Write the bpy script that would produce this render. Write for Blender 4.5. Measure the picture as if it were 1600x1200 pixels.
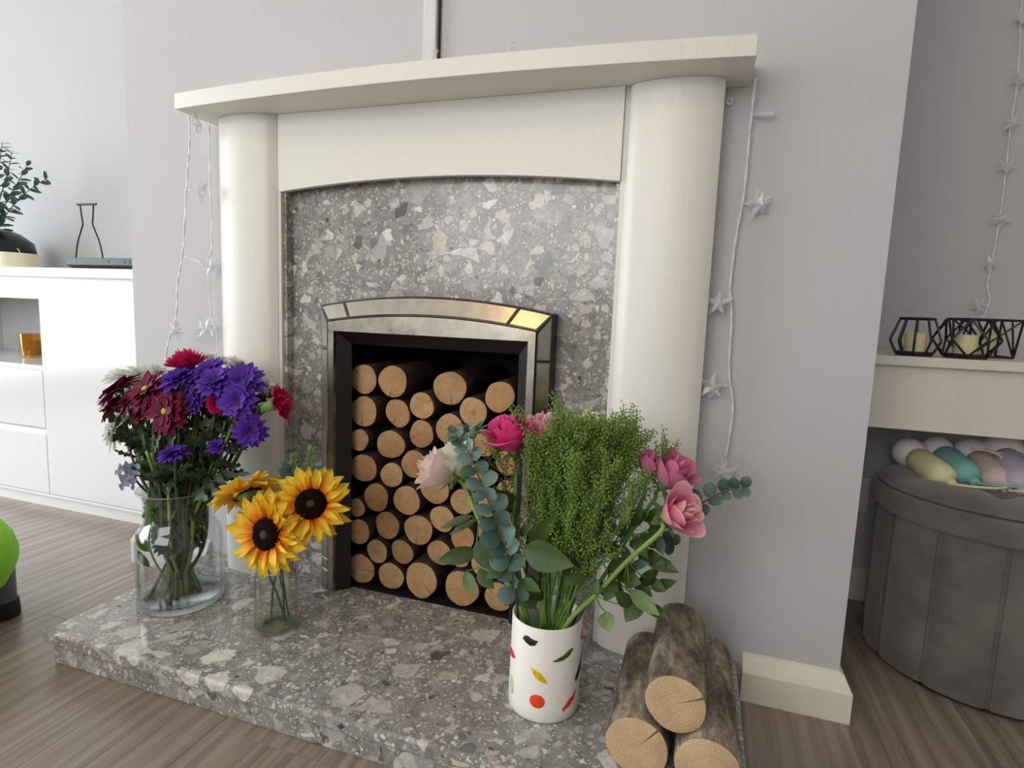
import bpy, bmesh, math, random
from mathutils import Vector, Matrix, noise

# ------------------------------------------------------------------ scene, camera, light
for o in list(bpy.data.objects):
    bpy.data.objects.remove(o, do_unlink=True)
scene = bpy.context.scene
COL = scene.collection
random.seed(7)

cam_data = bpy.data.cameras.new('camera')
cam_data.sensor_fit = 'HORIZONTAL'
cam_data.sensor_width = 36.0
cam_data.lens = 36.0 * 898.33 / 1600.0
cam_data.clip_start = 0.02
cam = bpy.data.objects.new('camera', cam_data)
COL.objects.link(cam)
cr = Vector((0.9493003, 0.3118735, 0.03954569))
cu = Vector((-0.07528772, 0.10340669, 0.99178567))
cf = Vector((-0.30522238, 0.94447974, -0.12164424))
cam.matrix_world = Matrix(((cr.x, cu.x, -cf.x, 0.48778), (cr.y, cu.y, -cf.y, -1.03288), (cr.z, cu.z, -cf.z, 0.65331), (0, 0, 0, 1)))
scene.camera = cam

world = bpy.data.worlds.new('world')
scene.world = world
world.use_nodes = True
wn = world.node_tree.nodes
wn['Background'].inputs['Color'].default_value = (0.80, 0.88, 1.0, 1)
wn['Background'].inputs['Strength'].default_value = 1.0

def area(name, loc, rot, sx, sy, power, color):
    l = bpy.data.lights.new(name, 'AREA')
    l.shape = 'RECTANGLE'; l.size = sx; l.size_y = sy
    l.energy = power; l.color = color
    o = bpy.data.objects.new(name, l)
    COL.objects.link(o)
    o.location = loc; o.rotation_euler = rot
    return o
# daylight entering through the two windows of the room (see window_1, window_2)
area('window_left_offscreen', (-3.56, -1.35, 1.12), (0, math.radians(-90), 0), 1.9, 1.9, 92, (0.90, 0.96, 1.0))
area('window_front_offscreen', (-0.55, -3.13, 1.45), (math.radians(90), 0, 0), 2.0, 1.2, 34, (1.0, 0.985, 0.965))

scene.view_settings.view_transform = 'Standard'
scene.view_settings.look = 'None'
scene.view_settings.gamma = 1.0
scene.view_settings.use_curve_mapping = False
scene.view_settings.exposure = -0.2

# ------------------------------------------------------------------ measured positions (metres)
LOGS = [(-0.1657, 0.5068, 0.0325), (-0.0915, 0.5088, 0.034), (0.0277, 0.5031, 0.0379), (-0.0267, 0.4649, 0.0285), (0.136, 0.496, 0.0331), (-0.1625, 0.4399, 0.0343), (-0.0847, 0.4432, 0.0318), (0.0823, 0.4621, 0.0303), (-0.1696, 0.3803, 0.0256), (-0.097, 0.378, 0.0345), (-0.0289, 0.4064, 0.03), (0.0338, 0.423, 0.0321), (-0.1608, 0.3206, 0.0346), (-0.0918, 0.3154, 0.0283), (-0.0409, 0.3447, 0.0303), (0.1042, 0.4021, 0.0325), (-0.1756, 0.2332, 0.0214), (-0.1298, 0.2613, 0.0321), (-0.0558, 0.2667, 0.0322), (0.0029, 0.2974, 0.0339), (0.0611, 0.2767, 0.0276), (-0.1679, 0.1825, 0.0294), (-0.1066, 0.2018, 0.0317), (-0.0344, 0.2035, 0.0342), (0.0203, 0.2363, 0.0294), (-0.1249, 0.1453, 0.0273), (-0.0689, 0.1512, 0.0285), (0.0166, 0.1649, 0.0292), (0.0699, 0.2074, 0.0279), (-0.1646, 0.0984, 0.0338), (-0.0928, 0.0955, 0.0319), (-0.0181, 0.1042, 0.0405), (0.0714, 0.1031, 0.0386), (0.1468, 0.0966, 0.0312), (0.0399, 0.361, 0.029), (0.0952, 0.3335, 0.0297), (0.1516, 0.4359, 0.0256), (0.1555, 0.3701, 0.028), (0.116, 0.2802, 0.0274), (0.1607, 0.3118, 0.0271), (0.1226, 0.2244, 0.0274), (0.1658, 0.2576, 0.0271), (0.1132, 0.1591, 0.0298), (0.1655, 0.1816, 0.0272), (0.0646, 0.1604, 0.0188)]
BLOOMS = [
    ('W', (-0.6658, -0.146, 0.4854), 0.0239, (-0.3, 0.2, 1)),
    ('W', (-0.631, -0.136, 0.4927), 0.0266, (-0.1, 0.3, 1)),
    ('W', (-0.5808, -0.136, 0.5018), 0.0249, (0, 0.3, 1)),
    ('W', (-0.4325, -0.136, 0.5401), 0.0146, (0.1, -0.1, 1)),
    ('W', (-0.3637, -0.146, 0.5321), 0.0206, (0.3, 0.1, 1)),
    ('W', (-0.3058, -0.156, 0.5151), 0.0189, (0.6, 0.1, 0.8)),
    ('W', (-0.2727, -0.166, 0.5022), 0.0149, (0.8, -0.1, 0.5)),
    ('W', (-0.5899, -0.216, 0.3905), 0.0276, (-0.8, -0.5, 0.35)),
    ('W', (-0.68, -0.156, 0.4415), 0.0211, (-0.8, 0.2, 0.3)),
    ('W', (-0.6411, -0.166, 0.4027), 0.0194, (-0.6, 0.1, 0.4)),
    ('R', (-0.5943, -0.206, 0.4752), 0.0328, (-0.55, -0.35, 0.8)),
    ('R', (-0.4933, -0.226, 0.4828), 0.0376, (-0.15, -0.75, 0.65)),
    ('R', (-0.4184, -0.251, 0.4527), 0.035, (0.05, -1, 0.25)),
    ('R', (-0.6055, -0.206, 0.4369), 0.0265, (-0.7, -0.35, 0.6)),
    ('R', (-0.5307, -0.211, 0.4377), 0.0245, (-0.3, -0.7, 0.4)),
    ('R', (-0.472, -0.206, 0.4848), 0.0279, (0.1, -0.5, 0.8)),
    ('R', (-0.4048, -0.196, 0.4826), 0.0352, (0.1, -0.8, 0.5)),
    ('P', (-0.4159, -0.226, 0.51), 0.0289, (-0.1, -0.5, 0.9)),
    ('P', (-0.3644, -0.206, 0.5278), 0.0245, (0, -0.5, 0.9)),
    ('P', (-0.3293, -0.226, 0.5115), 0.0298, (0.1, -0.6, 0.8)),
    ('P', (-0.2888, -0.206, 0.5137), 0.0312, (0.4, -0.6, 0.7)),
    ('P', (-0.2763, -0.231, 0.4829), 0.0277, (0.3, -0.9, 0.25)),
    ('P', (-0.2558, -0.226, 0.4291), 0.0255, (0.55, -0.85, -0.1)),
    ('P', (-0.386, -0.226, 0.4679), 0.0207, (0, -0.9, 0.4)),
    ('P', (-0.4002, -0.256, 0.3782), 0.0222, (0, -0.3, 0.9)),
    ('P', (-0.3297, -0.226, 0.3932), 0.015, (0.2, -0.4, 0.8)),
    ('R', (-0.5457, -0.216, 0.4606), 0.027, (-0.4, -0.6, 0.6)),
    ('R', (-0.4701, -0.231, 0.4639), 0.0274, (-0.1, -0.8, 0.5)),
    ('R', (-0.4112, -0.226, 0.4683), 0.0246, (0.1, -0.8, 0.5)),
    ('P', (-0.3125, -0.216, 0.4972), 0.0252, (0.2, -0.7, 0.6)),
    ('P', (-0.3827, -0.216, 0.509), 0.0245, (0, -0.6, 0.8)),
    ('W', (-0.6147, -0.166, 0.4759), 0.0218, (-0.4, 0.1, 1)),
    ('W', (-0.3994, -0.146, 0.535), 0.0182, (0.1, 0.1, 1)),
    ('C', (-0.4286, -0.196, 0.5365), 0.0339, (-0.1, -0.15, 1)),
    ('C', (-0.2093, -0.206, 0.4805), 0.0278, (0.8, 0.3, 0.3)),
    ('C', (-0.3314, -0.216, 0.4713), 0.0206, (0.4, -0.75, 0.45))]
SUNFLOWERS = [
    ((-0.1947, -0.254, 0.2601), 0.0698, 0.0292, (-0.05, -1, 0.18)),
    ((-0.1332, -0.219, 0.3101), 0.064, 0.0273, (0.42, -0.75, 0.45)),
    ((-0.2784, -0.209, 0.3052), 0.0607, 0.0247, (-0.55, 0.25, 0.8))]
SPRIG = [(-0.2417, -0.17, 0.1855), (-0.2296, -0.17, 0.26), (-0.2179, -0.17, 0.3257), (-0.2108, -0.17, 0.357), (-0.2039, -0.17, 0.3787)]
SPRIG2 = [(-0.2345, -0.165, 0.1847), (-0.2087, -0.165, 0.2615), (-0.1919, -0.165, 0.3277), (-0.1782, -0.165, 0.3644), (-0.1714, -0.165, 0.3929)]
ROSES = [
    ('blush', (0.125, -0.27, 0.4179), 0.0249, (-0.75, -0.35, 0.45)),
    ('white', (0.1479, -0.245, 0.4315), 0.0263, (-0.35, -0.2, 0.85)),
    ('magenta', (0.2329, -0.25, 0.4808), 0.0252, (-0.15, -0.3, 0.9)),
    ('pink', (0.2759, -0.21, 0.4866), 0.0221, (0.05, -0.15, 1)),
    ('cream', (0.3345, -0.17, 0.4844), 0.0255, (0.05, -0.1, 1)),
    ('mauve', (0.4353, -0.23, 0.4563), 0.0178, (0.15, -0.15, 1)),
    ('mauve', (0.468, -0.24, 0.4492), 0.0252, (0.5, -0.3, 0.8)),
    ('pink', (0.4809, -0.29, 0.4099), 0.0269, (0.75, -0.5, 0.5))]
PINK_BUD = ((0.2936, -0.235, 0.4587), 0.0121)
THISTLE = (0.1837, -0.27, 0.4795)
ROSE_STEMS = [[(0.1944, -0.26, 0.3466), (0.2173, -0.25, 0.2886)], [(0.1734, -0.245, 0.3907), (0.1999, -0.24, 0.3224), (0.2268, -0.235, 0.2534)], [(0.247, -0.25, 0.4019), (0.2483, -0.25, 0.3238)], [(0.2757, -0.215, 0.4158), (0.2854, -0.225, 0.3106)], [(0.3345, -0.18, 0.394), (0.3175, -0.2, 0.2859)], [(0.4247, -0.23, 0.3922), (0.3864, -0.235, 0.2928)], [(0.4438, -0.24, 0.4072), (0.4149, -0.24, 0.3549), (0.3788, -0.24, 0.279)], [(0.4597, -0.29, 0.3844), (0.4169, -0.28, 0.3294), (0.3747, -0.265, 0.2658)]]
LEAVES = [
    ((0.2739, -0.285, 0.324), (0.351, -0.31, 0.3238), 0.0398, 'rose'),
    ((0.2779, -0.27, 0.3246), (0.3195, -0.29, 0.3831), 0.0239, 'rose'),
    ((0.196, -0.265, 0.299), (0.1422, -0.29, 0.2847), 0.0248, 'rose'),
    ((0.1859, -0.265, 0.3529), (0.1404, -0.28, 0.3312), 0.0124, 'rose'),
    ((0.1922, -0.265, 0.3479), (0.1562, -0.28, 0.3239), 0.0104, 'rose'),
    ((0.1963, -0.27, 0.3178), (0.2266, -0.28, 0.28), 0.0284, 'rose'),
    ((0.1805, -0.27, 0.2672), (0.2001, -0.28, 0.2344), 0.0192, 'pale'),
    ((0.199, -0.265, 0.2715), (0.2261, -0.27, 0.2488), 0.023, 'rose'),
    ((0.3661, -0.28, 0.3065), (0.3374, -0.3, 0.2898), 0.0194, 'rose'),
    ((0.4352, -0.25, 0.3286), (0.4842, -0.26, 0.3168), 0.0195, 'rose'),
    ((0.4228, -0.27, 0.2851), (0.4645, -0.29, 0.267), 0.021, 'pale'),
    ((0.4126, -0.265, 0.2993), (0.4373, -0.28, 0.3016), 0.0229, 'rose'),
    ((0.4356, -0.26, 0.2708), (0.4206, -0.28, 0.2434), 0.0265, 'rose'),
    ((0.4448, -0.26, 0.2633), (0.4758, -0.27, 0.2537), 0.0158, 'rose'),
    ((0.391, -0.27, 0.247), (0.3998, -0.285, 0.2267), 0.0231, 'pale'),
    ((0.3992, -0.26, 0.2918), (0.3905, -0.28, 0.2668), 0.0214, 'rose'),
    ((0.3702, -0.265, 0.2649), (0.3799, -0.28, 0.2971), 0.0144, 'pale'),
    ((0.3497, -0.26, 0.2873), (0.3463, -0.28, 0.3418), 0.0164, 'rose'),
    ((0.2427, -0.25, 0.3624), (0.2165, -0.27, 0.3987), 0.0378, 'rose'),
    ((0.256, -0.25, 0.329), (0.2831, -0.27, 0.3578), 0.0151, 'rose'),
    ((0.2423, -0.25, 0.3248), (0.2207, -0.265, 0.3425), 0.0171, 'rose'),
    ((0.4532, -0.26, 0.3655), (0.4622, -0.27, 0.3413), 0.0121, 'euc'),
    ((0.4346, -0.25, 0.3772), (0.4604, -0.26, 0.4068), 0.0141, 'rose'),
    ((0.4032, -0.25, 0.3492), (0.4072, -0.26, 0.39), 0.0125, 'rose'),
    ((0.3889, -0.255, 0.3018), (0.4189, -0.26, 0.3279), 0.0162, 'rose'),
    ((0.3267, -0.265, 0.3043), (0.3544, -0.285, 0.2945), 0.0182, 'rose'),
    ((0.2392, -0.26, 0.2866), (0.2153, -0.275, 0.2639), 0.0208, 'rose'),
    ((0.4198, -0.26, 0.3142), (0.4456, -0.27, 0.3276), 0.0123, 'euc'),
    ((0.3782, -0.25, 0.3167), (0.3958, -0.26, 0.3471), 0.0145, 'rose'),
    ((0.2677, -0.27, 0.2715), (0.301, -0.285, 0.2655), 0.0167, 'rose'),
    ((0.446, -0.25, 0.2962), (0.4688, -0.26, 0.2866), 0.0142, 'rose'),
    ((0.4242, -0.27, 0.2641), (0.4026, -0.28, 0.283), 0.0193, 'rose'),
    ((0.4239, -0.245, 0.2907), (0.4519, -0.26, 0.2763), 0.0177, 'dark'),
    ((0.4394, -0.245, 0.373), (0.4744, -0.26, 0.3808), 0.0166, 'dark'),
    ((0.4386, -0.245, 0.3636), (0.4645, -0.26, 0.3708), 0.0158, 'dark'),
    ((0.4152, -0.245, 0.371), (0.4391, -0.26, 0.3917), 0.0189, 'dark'),
    ((0.4296, -0.245, 0.357), (0.4489, -0.26, 0.3478), 0.0165, 'dark'),
    ((0.3836, -0.245, 0.3674), (0.4022, -0.26, 0.3539), 0.0135, 'dark'),
    ((0.4498, -0.245, 0.2809), (0.4827, -0.26, 0.305), 0.0159, 'dark'),
    ((0.4238, -0.245, 0.3511), (0.4419, -0.26, 0.3299), 0.0193, 'dark'),
    ((0.4394, -0.245, 0.3432), (0.4638, -0.26, 0.3567), 0.0127, 'dark'),
    ((0.3812, -0.245, 0.3331), (0.405, -0.26, 0.3343), 0.0173, 'dark'),
    ((0.4007, -0.245, 0.3354), (0.4237, -0.26, 0.3225), 0.0143, 'dark'),
    ((0.4136, -0.245, 0.293), (0.4386, -0.26, 0.3311), 0.0119, 'dark'),
    ((0.4335, -0.245, 0.2808), (0.454, -0.26, 0.3185), 0.0146, 'dark'),
    ((0.4155, -0.245, 0.3715), (0.4327, -0.26, 0.398), 0.0192, 'dark'),
    ((0.3937, -0.245, 0.2834), (0.4154, -0.26, 0.2608), 0.0147, 'dark'),
    ((0.4034, -0.245, 0.3116), (0.424, -0.26, 0.3044), 0.0178, 'dark'),
    ((0.4369, -0.245, 0.2798), (0.4596, -0.26, 0.3187), 0.0124, 'dark'),
    ((0.403, -0.245, 0.3017), (0.4203, -0.26, 0.2863), 0.0193, 'dark'),
    ((0.4153, -0.245, 0.3376), (0.4402, -0.26, 0.3537), 0.0123, 'dark'),
    ((0.3898, -0.245, 0.2903), (0.4025, -0.26, 0.2743), 0.0122, 'dark'),
    ((0.4475, -0.245, 0.3185), (0.473, -0.26, 0.3305), 0.0163, 'dark'),
    ((0.4359, -0.245, 0.3251), (0.4595, -0.26, 0.3356), 0.0189, 'dark'),
    ((0.2335, -0.235, 0.2656), (0.2524, -0.25, 0.2921), 0.0191, 'dark'),
    ((0.2894, -0.235, 0.262), (0.2985, -0.25, 0.2889), 0.0162, 'dark'),
    ((0.2422, -0.235, 0.231), (0.2384, -0.25, 0.2145), 0.0215, 'dark'),
    ((0.2853, -0.235, 0.2261), (0.2575, -0.25, 0.2208), 0.0189, 'dark'),
    ((0.2598, -0.235, 0.2909), (0.2414, -0.25, 0.2824), 0.0158, 'dark'),
    ((0.2933, -0.235, 0.2293), (0.273, -0.25, 0.2496), 0.0154, 'dark'),
    ((0.2361, -0.235, 0.2886), (0.2475, -0.25, 0.3238), 0.0158, 'dark'),
    ((0.2804, -0.235, 0.2456), (0.2709, -0.25, 0.2748), 0.0191, 'dark'),
    ((0.2546, -0.235, 0.2479), (0.2536, -0.25, 0.231), 0.0194, 'dark'),
    ((0.2725, -0.235, 0.2928), (0.3091, -0.25, 0.3136), 0.0175, 'dark')]
EUC_A = [(0.2577, -0.235, 0.1818), (0.2541, -0.25, 0.2348), (0.2483, -0.27, 0.2924), (0.239, -0.285, 0.3353), (0.2246, -0.29, 0.3774), (0.2078, -0.29, 0.4126), (0.189, -0.285, 0.4465), (0.1723, -0.28, 0.467), (0.1557, -0.275, 0.4775)]
EUC_B = [(0.3487, -0.235, 0.2114), (0.3966, -0.24, 0.2872), (0.446, -0.245, 0.3543), (0.4894, -0.25, 0.399), (0.5161, -0.25, 0.4222), (0.5387, -0.25, 0.4366), (0.5577, -0.25, 0.4426)]
EUC_C = [(0.3412, -0.22, 0.2021), (0.3841, -0.21, 0.2666), (0.4268, -0.2, 0.3148), (0.4573, -0.195, 0.3327), (0.471, -0.195, 0.3302)]
FILLER_TIPS = [(0.2792, -0.2746, 0.47), (0.3679, -0.2679, 0.4974), (0.3045, -0.2358, 0.4917), (0.3927, -0.1839, 0.4669), (0.3457, -0.2591, 0.4862), (0.2874, -0.252, 0.46), (0.3813, -0.2742, 0.5039), (0.304, -0.1674, 0.4761), (0.4065, -0.1831, 0.4665), (0.3595, -0.2629, 0.4877), (0.2902, -0.2065, 0.4552), (0.3828, -0.1769, 0.4706), (0.341, -0.2767, 0.4869), (0.2649, -0.2007, 0.4447), (0.3724, -0.2649, 0.4952), (0.3192, -0.2764, 0.4925), (0.3972, -0.1755, 0.4639), (0.3486, -0.249, 0.4889), (0.2834, -0.2136, 0.4431), (0.3742, -0.1778, 0.4689), (0.3238, -0.2342, 0.4843), (0.4159, -0.232, 0.4811), (0.3614, -0.2483, 0.4978), (0.3127, -0.2824, 0.4863), (0.3908, -0.2066, 0.4903), (0.3343, -0.2185, 0.4871), (0.2816, -0.2434, 0.4588), (0.3775, -0.2626, 0.4857), (0.321, -0.2617, 0.4911), (0.4098, -0.2521, 0.486), (0.2136, -0.25, 0.4654), (0.2455, -0.24, 0.5003), (0.3011, -0.2, 0.5059), (0.3986, -0.18, 0.5003), (0.4535, -0.22, 0.4716), (0.4285, -0.3, 0.4402), (0.3883, -0.31, 0.4545), (0.3483, -0.32, 0.4605)]
WIRE_R = [(0.5389, -0.02, 1.0336), (0.5373, -0.012, 0.96), (0.5369, -0.01, 0.8641), (0.5303, -0.01, 0.7916), (0.5277, -0.01, 0.7143), (0.5343, -0.01, 0.657), (0.5369, -0.01, 0.5741), (0.5483, -0.01, 0.5079), (0.5437, -0.012, 0.4253)]
STARS_R = [(0.5616, -0.015, 0.9787), (0.5627, -0.012, 0.8392), (0.5089, -0.02, 0.6842), (0.5148, -0.015, 0.5449), (0.5456, -0.015, 0.4006)]
WIRE_L1 = [(-0.538, -0.0742, 1.0532), (-0.538, -0.072, 1.0266), (-0.537, -0.075, 0.9655), (-0.5518, -0.07, 0.8972), (-0.5674, -0.07, 0.76), (-0.5842, -0.07, 0.6928), (-0.5926, -0.07, 0.6175), (-0.6189, -0.07, 0.5537), (-0.6356, -0.07, 0.4676)]
STARS_L1 = [(-0.5205, -0.075, 1.0059), (-0.5112, -0.072, 0.8802), (-0.5301, -0.07, 0.7364), (-0.5861, -0.072, 0.5916)]
WIRE_L2 = [(-0.538, -0.023, 1.0449), (-0.538, -0.0221, 1.0192), (-0.537, -0.025, 0.9), (-0.5356, -0.025, 0.7721), (-0.5473, -0.025, 0.7378), (-0.5418, -0.025, 0.6268), (-0.5288, -0.025, 0.5851), (-0.5191, -0.025, 0.4862)]
STARS_L2 = [(-0.5278, -0.027, 0.731), (-0.5552, -0.027, 0.5924)]
STARS_TOP = [(0.174, -0.127, 1.067), (0.0407, -0.1322, 1.064)]
WIRE_A = [(1.0574, 0.49, 1.3824), (1.0728, 0.49, 1.1829), (1.0724, 0.49, 1.094), (1.0752, 0.49, 0.9772), (1.0756, 0.49, 0.8978), (1.073, 0.49, 0.8037), (1.0705, 0.49, 0.7559), (1.078, 0.49, 0.7217), (1.0701, 0.49, 0.6799)]
STARS_A = [(1.0627, 0.485, 1.2938), (1.0733, 0.485, 1.1785), (1.0708, 0.485, 1.09), (1.0705, 0.485, 0.9997), (1.0751, 0.485, 0.8944), (1.0701, 0.485, 0.8018), (1.0554, 0.485, 0.7098)]
PLANT_STEMS = [[(-1.8535, 0.33, 0.8227), (-1.7728, 0.33, 0.9181), (-1.6662, 0.33, 0.9888), (-1.563, 0.33, 1.0324)], [(-1.8523, 0.33, 0.8335), (-1.776, 0.33, 0.9497), (-1.7063, 0.33, 1.0207), (-1.6518, 0.33, 1.08)], [(-1.8578, 0.33, 0.8443), (-1.7993, 0.33, 0.9712), (-1.7531, 0.33, 1.0532), (-1.7246, 0.33, 1.1218)], [(-1.8643, 0.33, 0.8443), (-1.8228, 0.33, 0.9928), (-1.7867, 0.33, 1.0958), (-1.7683, 0.33, 1.1525)], [(-1.872, 0.33, 0.8335), (-1.8965, 0.33, 0.9734), (-1.9342, 0.33, 1.0808)]]
BULBS = [((0.9204, 0.35, 0.3972), (0.9492, 0.2, 0.371), 0.0309), ((0.9762, 0.37, 0.406), (0.9897, 0.215, 0.3771), 0.0282), ((1.0373, 0.37, 0.4035), (1.0308, 0.2, 0.3712), 0.0331), ((1.0804, 0.35, 0.4221), (1.0492, 0.19, 0.3708), 0.0334)]

# ------------------------------------------------------------------ materials
def srgb(r, g, b):
    def f(c):
        c /= 255.0
        return c / 12.92 if c <= 0.04045 else ((c + 0.055) / 1.055) ** 2.4
    return (f(r), f(g), f(b), 1.0)

MATS = {}
class NT:
    def __init__(self, name):
        self.m = bpy.data.materials.new(name); self.m.use_nodes = True
        self.t = self.m.node_tree; self.n = self.t.nodes; self.l = self.t.links
        self.b = self.n['Principled BSDF']
        MATS[name] = self.m
    def new(self, typ, **kw):
        n = self.n.new(typ)
        for k, v in kw.items(): setattr(n, k, v)
        return n
    def link(self, a, b): self.l.new(a, b)
    def put(self, sock, v):
        if hasattr(v, 'is_linked') or isinstance(v, bpy.types.NodeSocket): self.l.new(v, sock)
        else: sock.default_value = v
    def math(self, op, a, b=0.0, clamp=False):
        n = self.new('ShaderNodeMath', operation=op, use_clamp=clamp)
        self.put(n.inputs[0], a); self.put(n.inputs[1], b)
        return n.outputs[0]
    def mix(self, fac, a, b, mode='MIX'):
        n = self.new('ShaderNodeMix', data_type='RGBA', blend_type=mode)
        self.put(n.inputs[0], fac); self.put(n.inputs[6], a); self.put(n.inputs[7], b)
        return n.outputs[2]
    def ramp(self, fac, stops, interp='LINEAR'):
        n = self.new('ShaderNodeValToRGB'); cr_ = n.color_ramp; cr_.interpolation = interp
        while len(cr_.elements) < len(stops): cr_.elements.new(0.5)
        for e, (p_, c_) in zip(cr_.elements, stops): e.position = p_; e.color = c_
        self.put(n.inputs[0], fac)
        return n.outputs[0]
    def coords(self, kind='Object'):
        return self.new('ShaderNodeTexCoord').outputs[kind]
    def mapping(self, vec, scale=(1, 1, 1), loc=None):
        n = self.new('ShaderNodeMapping'); self.put(n.inputs[0], vec)
        n.inputs['Scale'].default_value = scale
        if loc is not None: self.put(n.inputs['Location'], loc)
        return n.outputs[0]
    def noise(self, vec, scale, detail=3.0, rough=0.55, out=0):
        n = self.new('ShaderNodeTexNoise'); self.put(n.inputs['Vector'], vec)
        n.inputs['Scale'].default_value = scale; n.inputs['Detail'].default_value = detail
        n.inputs['Roughness'].default_value = rough
        return n.outputs[out]
    def bump(self, h, strength=0.2, dist=0.002):
        n = self.new('ShaderNodeBump'); n.inputs['Strength'].default_value = strength
        n.inputs['Distance'].default_value = dist
        self.put(n.inputs['Height'], h); self.l.new(n.outputs[0], self.b.inputs['Normal'])
    def set(self, **kw):
        names = {'color': 'Base Color', 'rough': 'Roughness', 'metal': 'Metallic', 'trans': 'Transmission Weight',
                 'ior': 'IOR', 'spec': 'Specular IOR Level', 'coat': 'Coat Weight', 'sheen': 'Sheen Weight',
                 'alpha': 'Alpha', 'emit': 'Emission Color', 'emits': 'Emission Strength'}
        for k, v in kw.items(): self.put(self.b.inputs[names[k]], v)
        return self
    def translucent(self, color, fac):
        tr = self.new('ShaderNodeBsdfTranslucent'); self.put(tr.inputs[0], color)
        mx = self.new('ShaderNodeMixShader'); mx.inputs[0].default_value = fac
        self.l.new(self.b.outputs[0], mx.inputs[1]); self.l.new(tr.outputs[0], mx.inputs[2])
        self.l.new(mx.outputs[0], self.n['Material Output'].inputs[0])

def plain(name, rgb, rough=0.5, var=0.06, scale=18.0, bump=0.0, bscale=60.0, **kw):
    t = NT(name); c = t.coords(); nz = t.noise(c, scale, 4)
    lo = tuple(max(0, x * (1 - var)) for x in srgb(*rgb)[:3]) + (1,)
    hi = tuple(min(1, x * (1 + var)) for x in srgb(*rgb)[:3]) + (1,)
    t.set(color=t.ramp(nz, [(0.3, lo), (0.7, hi)]), rough=rough, **kw)
    if bump: t.bump(t.noise(c, bscale, 5), bump, 0.002)
    return t

plain('wall_paint', (194, 193, 195), 0.75, 0.02, 2.0, 0.35, 90)
plain('alcove_paint', (192, 193, 193), 0.8, 0.02, 2.0, 0.35, 90)
plain('ceiling_paint', (238, 237, 234), 0.9, 0.01)
def brushed(name, rgb, rough, st):
    t = NT(name); c = t.coords(); v = t.mapping(c, (90, 90, 4)); nz = t.noise(v, 2.0, 4)
    lo = tuple(x * 0.985 for x in srgb(*rgb)[:3]) + (1,)
    t.set(color=t.ramp(nz, [(0.3, lo), (0.7, srgb(*rgb))]), rough=rough); t.bump(nz, st, 0.001)
brushed('surround_paint', (229, 226, 218), 0.38, 0.25)
plain('skirting_paint', (232, 226, 208), 0.5, 0.04, 12.0, 0.3, 70)
plain('gloss_white', (226, 227, 227), 0.16, 0.01, 3.0)
plain('shelf_cream', (226, 221, 209), 0.5, 0.02)
plain('trunking_white', (214, 212, 214), 0.5, 0.02)
plain('black_iron', (14, 14, 15), 0.42, 0.2, 30.0)
plain('firebox_black', (9, 9, 9), 0.75, 0.3, 20.0, 0.3, 80)
plain('black_edge', (18, 17, 17), 0.4, 0.2)
plain('wire_black', (16, 15, 15), 0.4, 0.1)
plain('candle_cream', (226, 214, 170), 0.55, 0.04, 40.0, 0.2, 120)
plain('candle_ivory', (240, 234, 205), 0.6, 0.04, 40.0, 0.5, 160)
plain('router_grey', (56, 61, 70), 0.45, 0.04)
plain('router_dark', (40, 42, 46), 0.45, 0.04)
plain('router_print', (120, 128, 140), 0.5, 0.02)
plain('ceramic_white', (244, 242, 236), 0.28, 0.01, 30.0, 0.05, 150)
plain('ceramic_black', (20, 19, 19), 0.3, 0.1)
plain('screw_white', (222, 220, 216), 0.4, 0.02)
plain('lime_fabric', (140, 214, 30), 0.75, 0.08, 60.0, 0.4, 300)
plain('grey_tube', (96, 99, 104), 0.45, 0.05)
plain('rubber_black', (22, 21, 21), 0.7, 0.1)
plain('grey_plastic', (110, 110, 112), 0.5, 0.05)
plain('pull_white', (246, 244, 240), 0.45, 0.01)
for nm, c in (('yellow', (222, 218, 172)), ('teal', (128, 182, 178)), ('pink', (214, 190, 186)), ('lilac', (186, 178, 196))):
    plain('silicone_' + nm, c, 0.55, 0.02)
plain('motif_black', (34, 30, 30), 0.45, 0.1); plain('motif_green', (66, 92, 34), 0.4, 0.25, 160.0)
plain('motif_yellow', (232, 196, 30), 0.4, 0.15, 200.0); plain('motif_orange', (236, 74, 26), 0.4, 0.12, 250.0)
plain('motif_red', (214, 52, 66), 0.4, 0.15, 250.0); plain('motif_pale', (196, 206, 168), 0.5, 0.3, 350.0)

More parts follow.
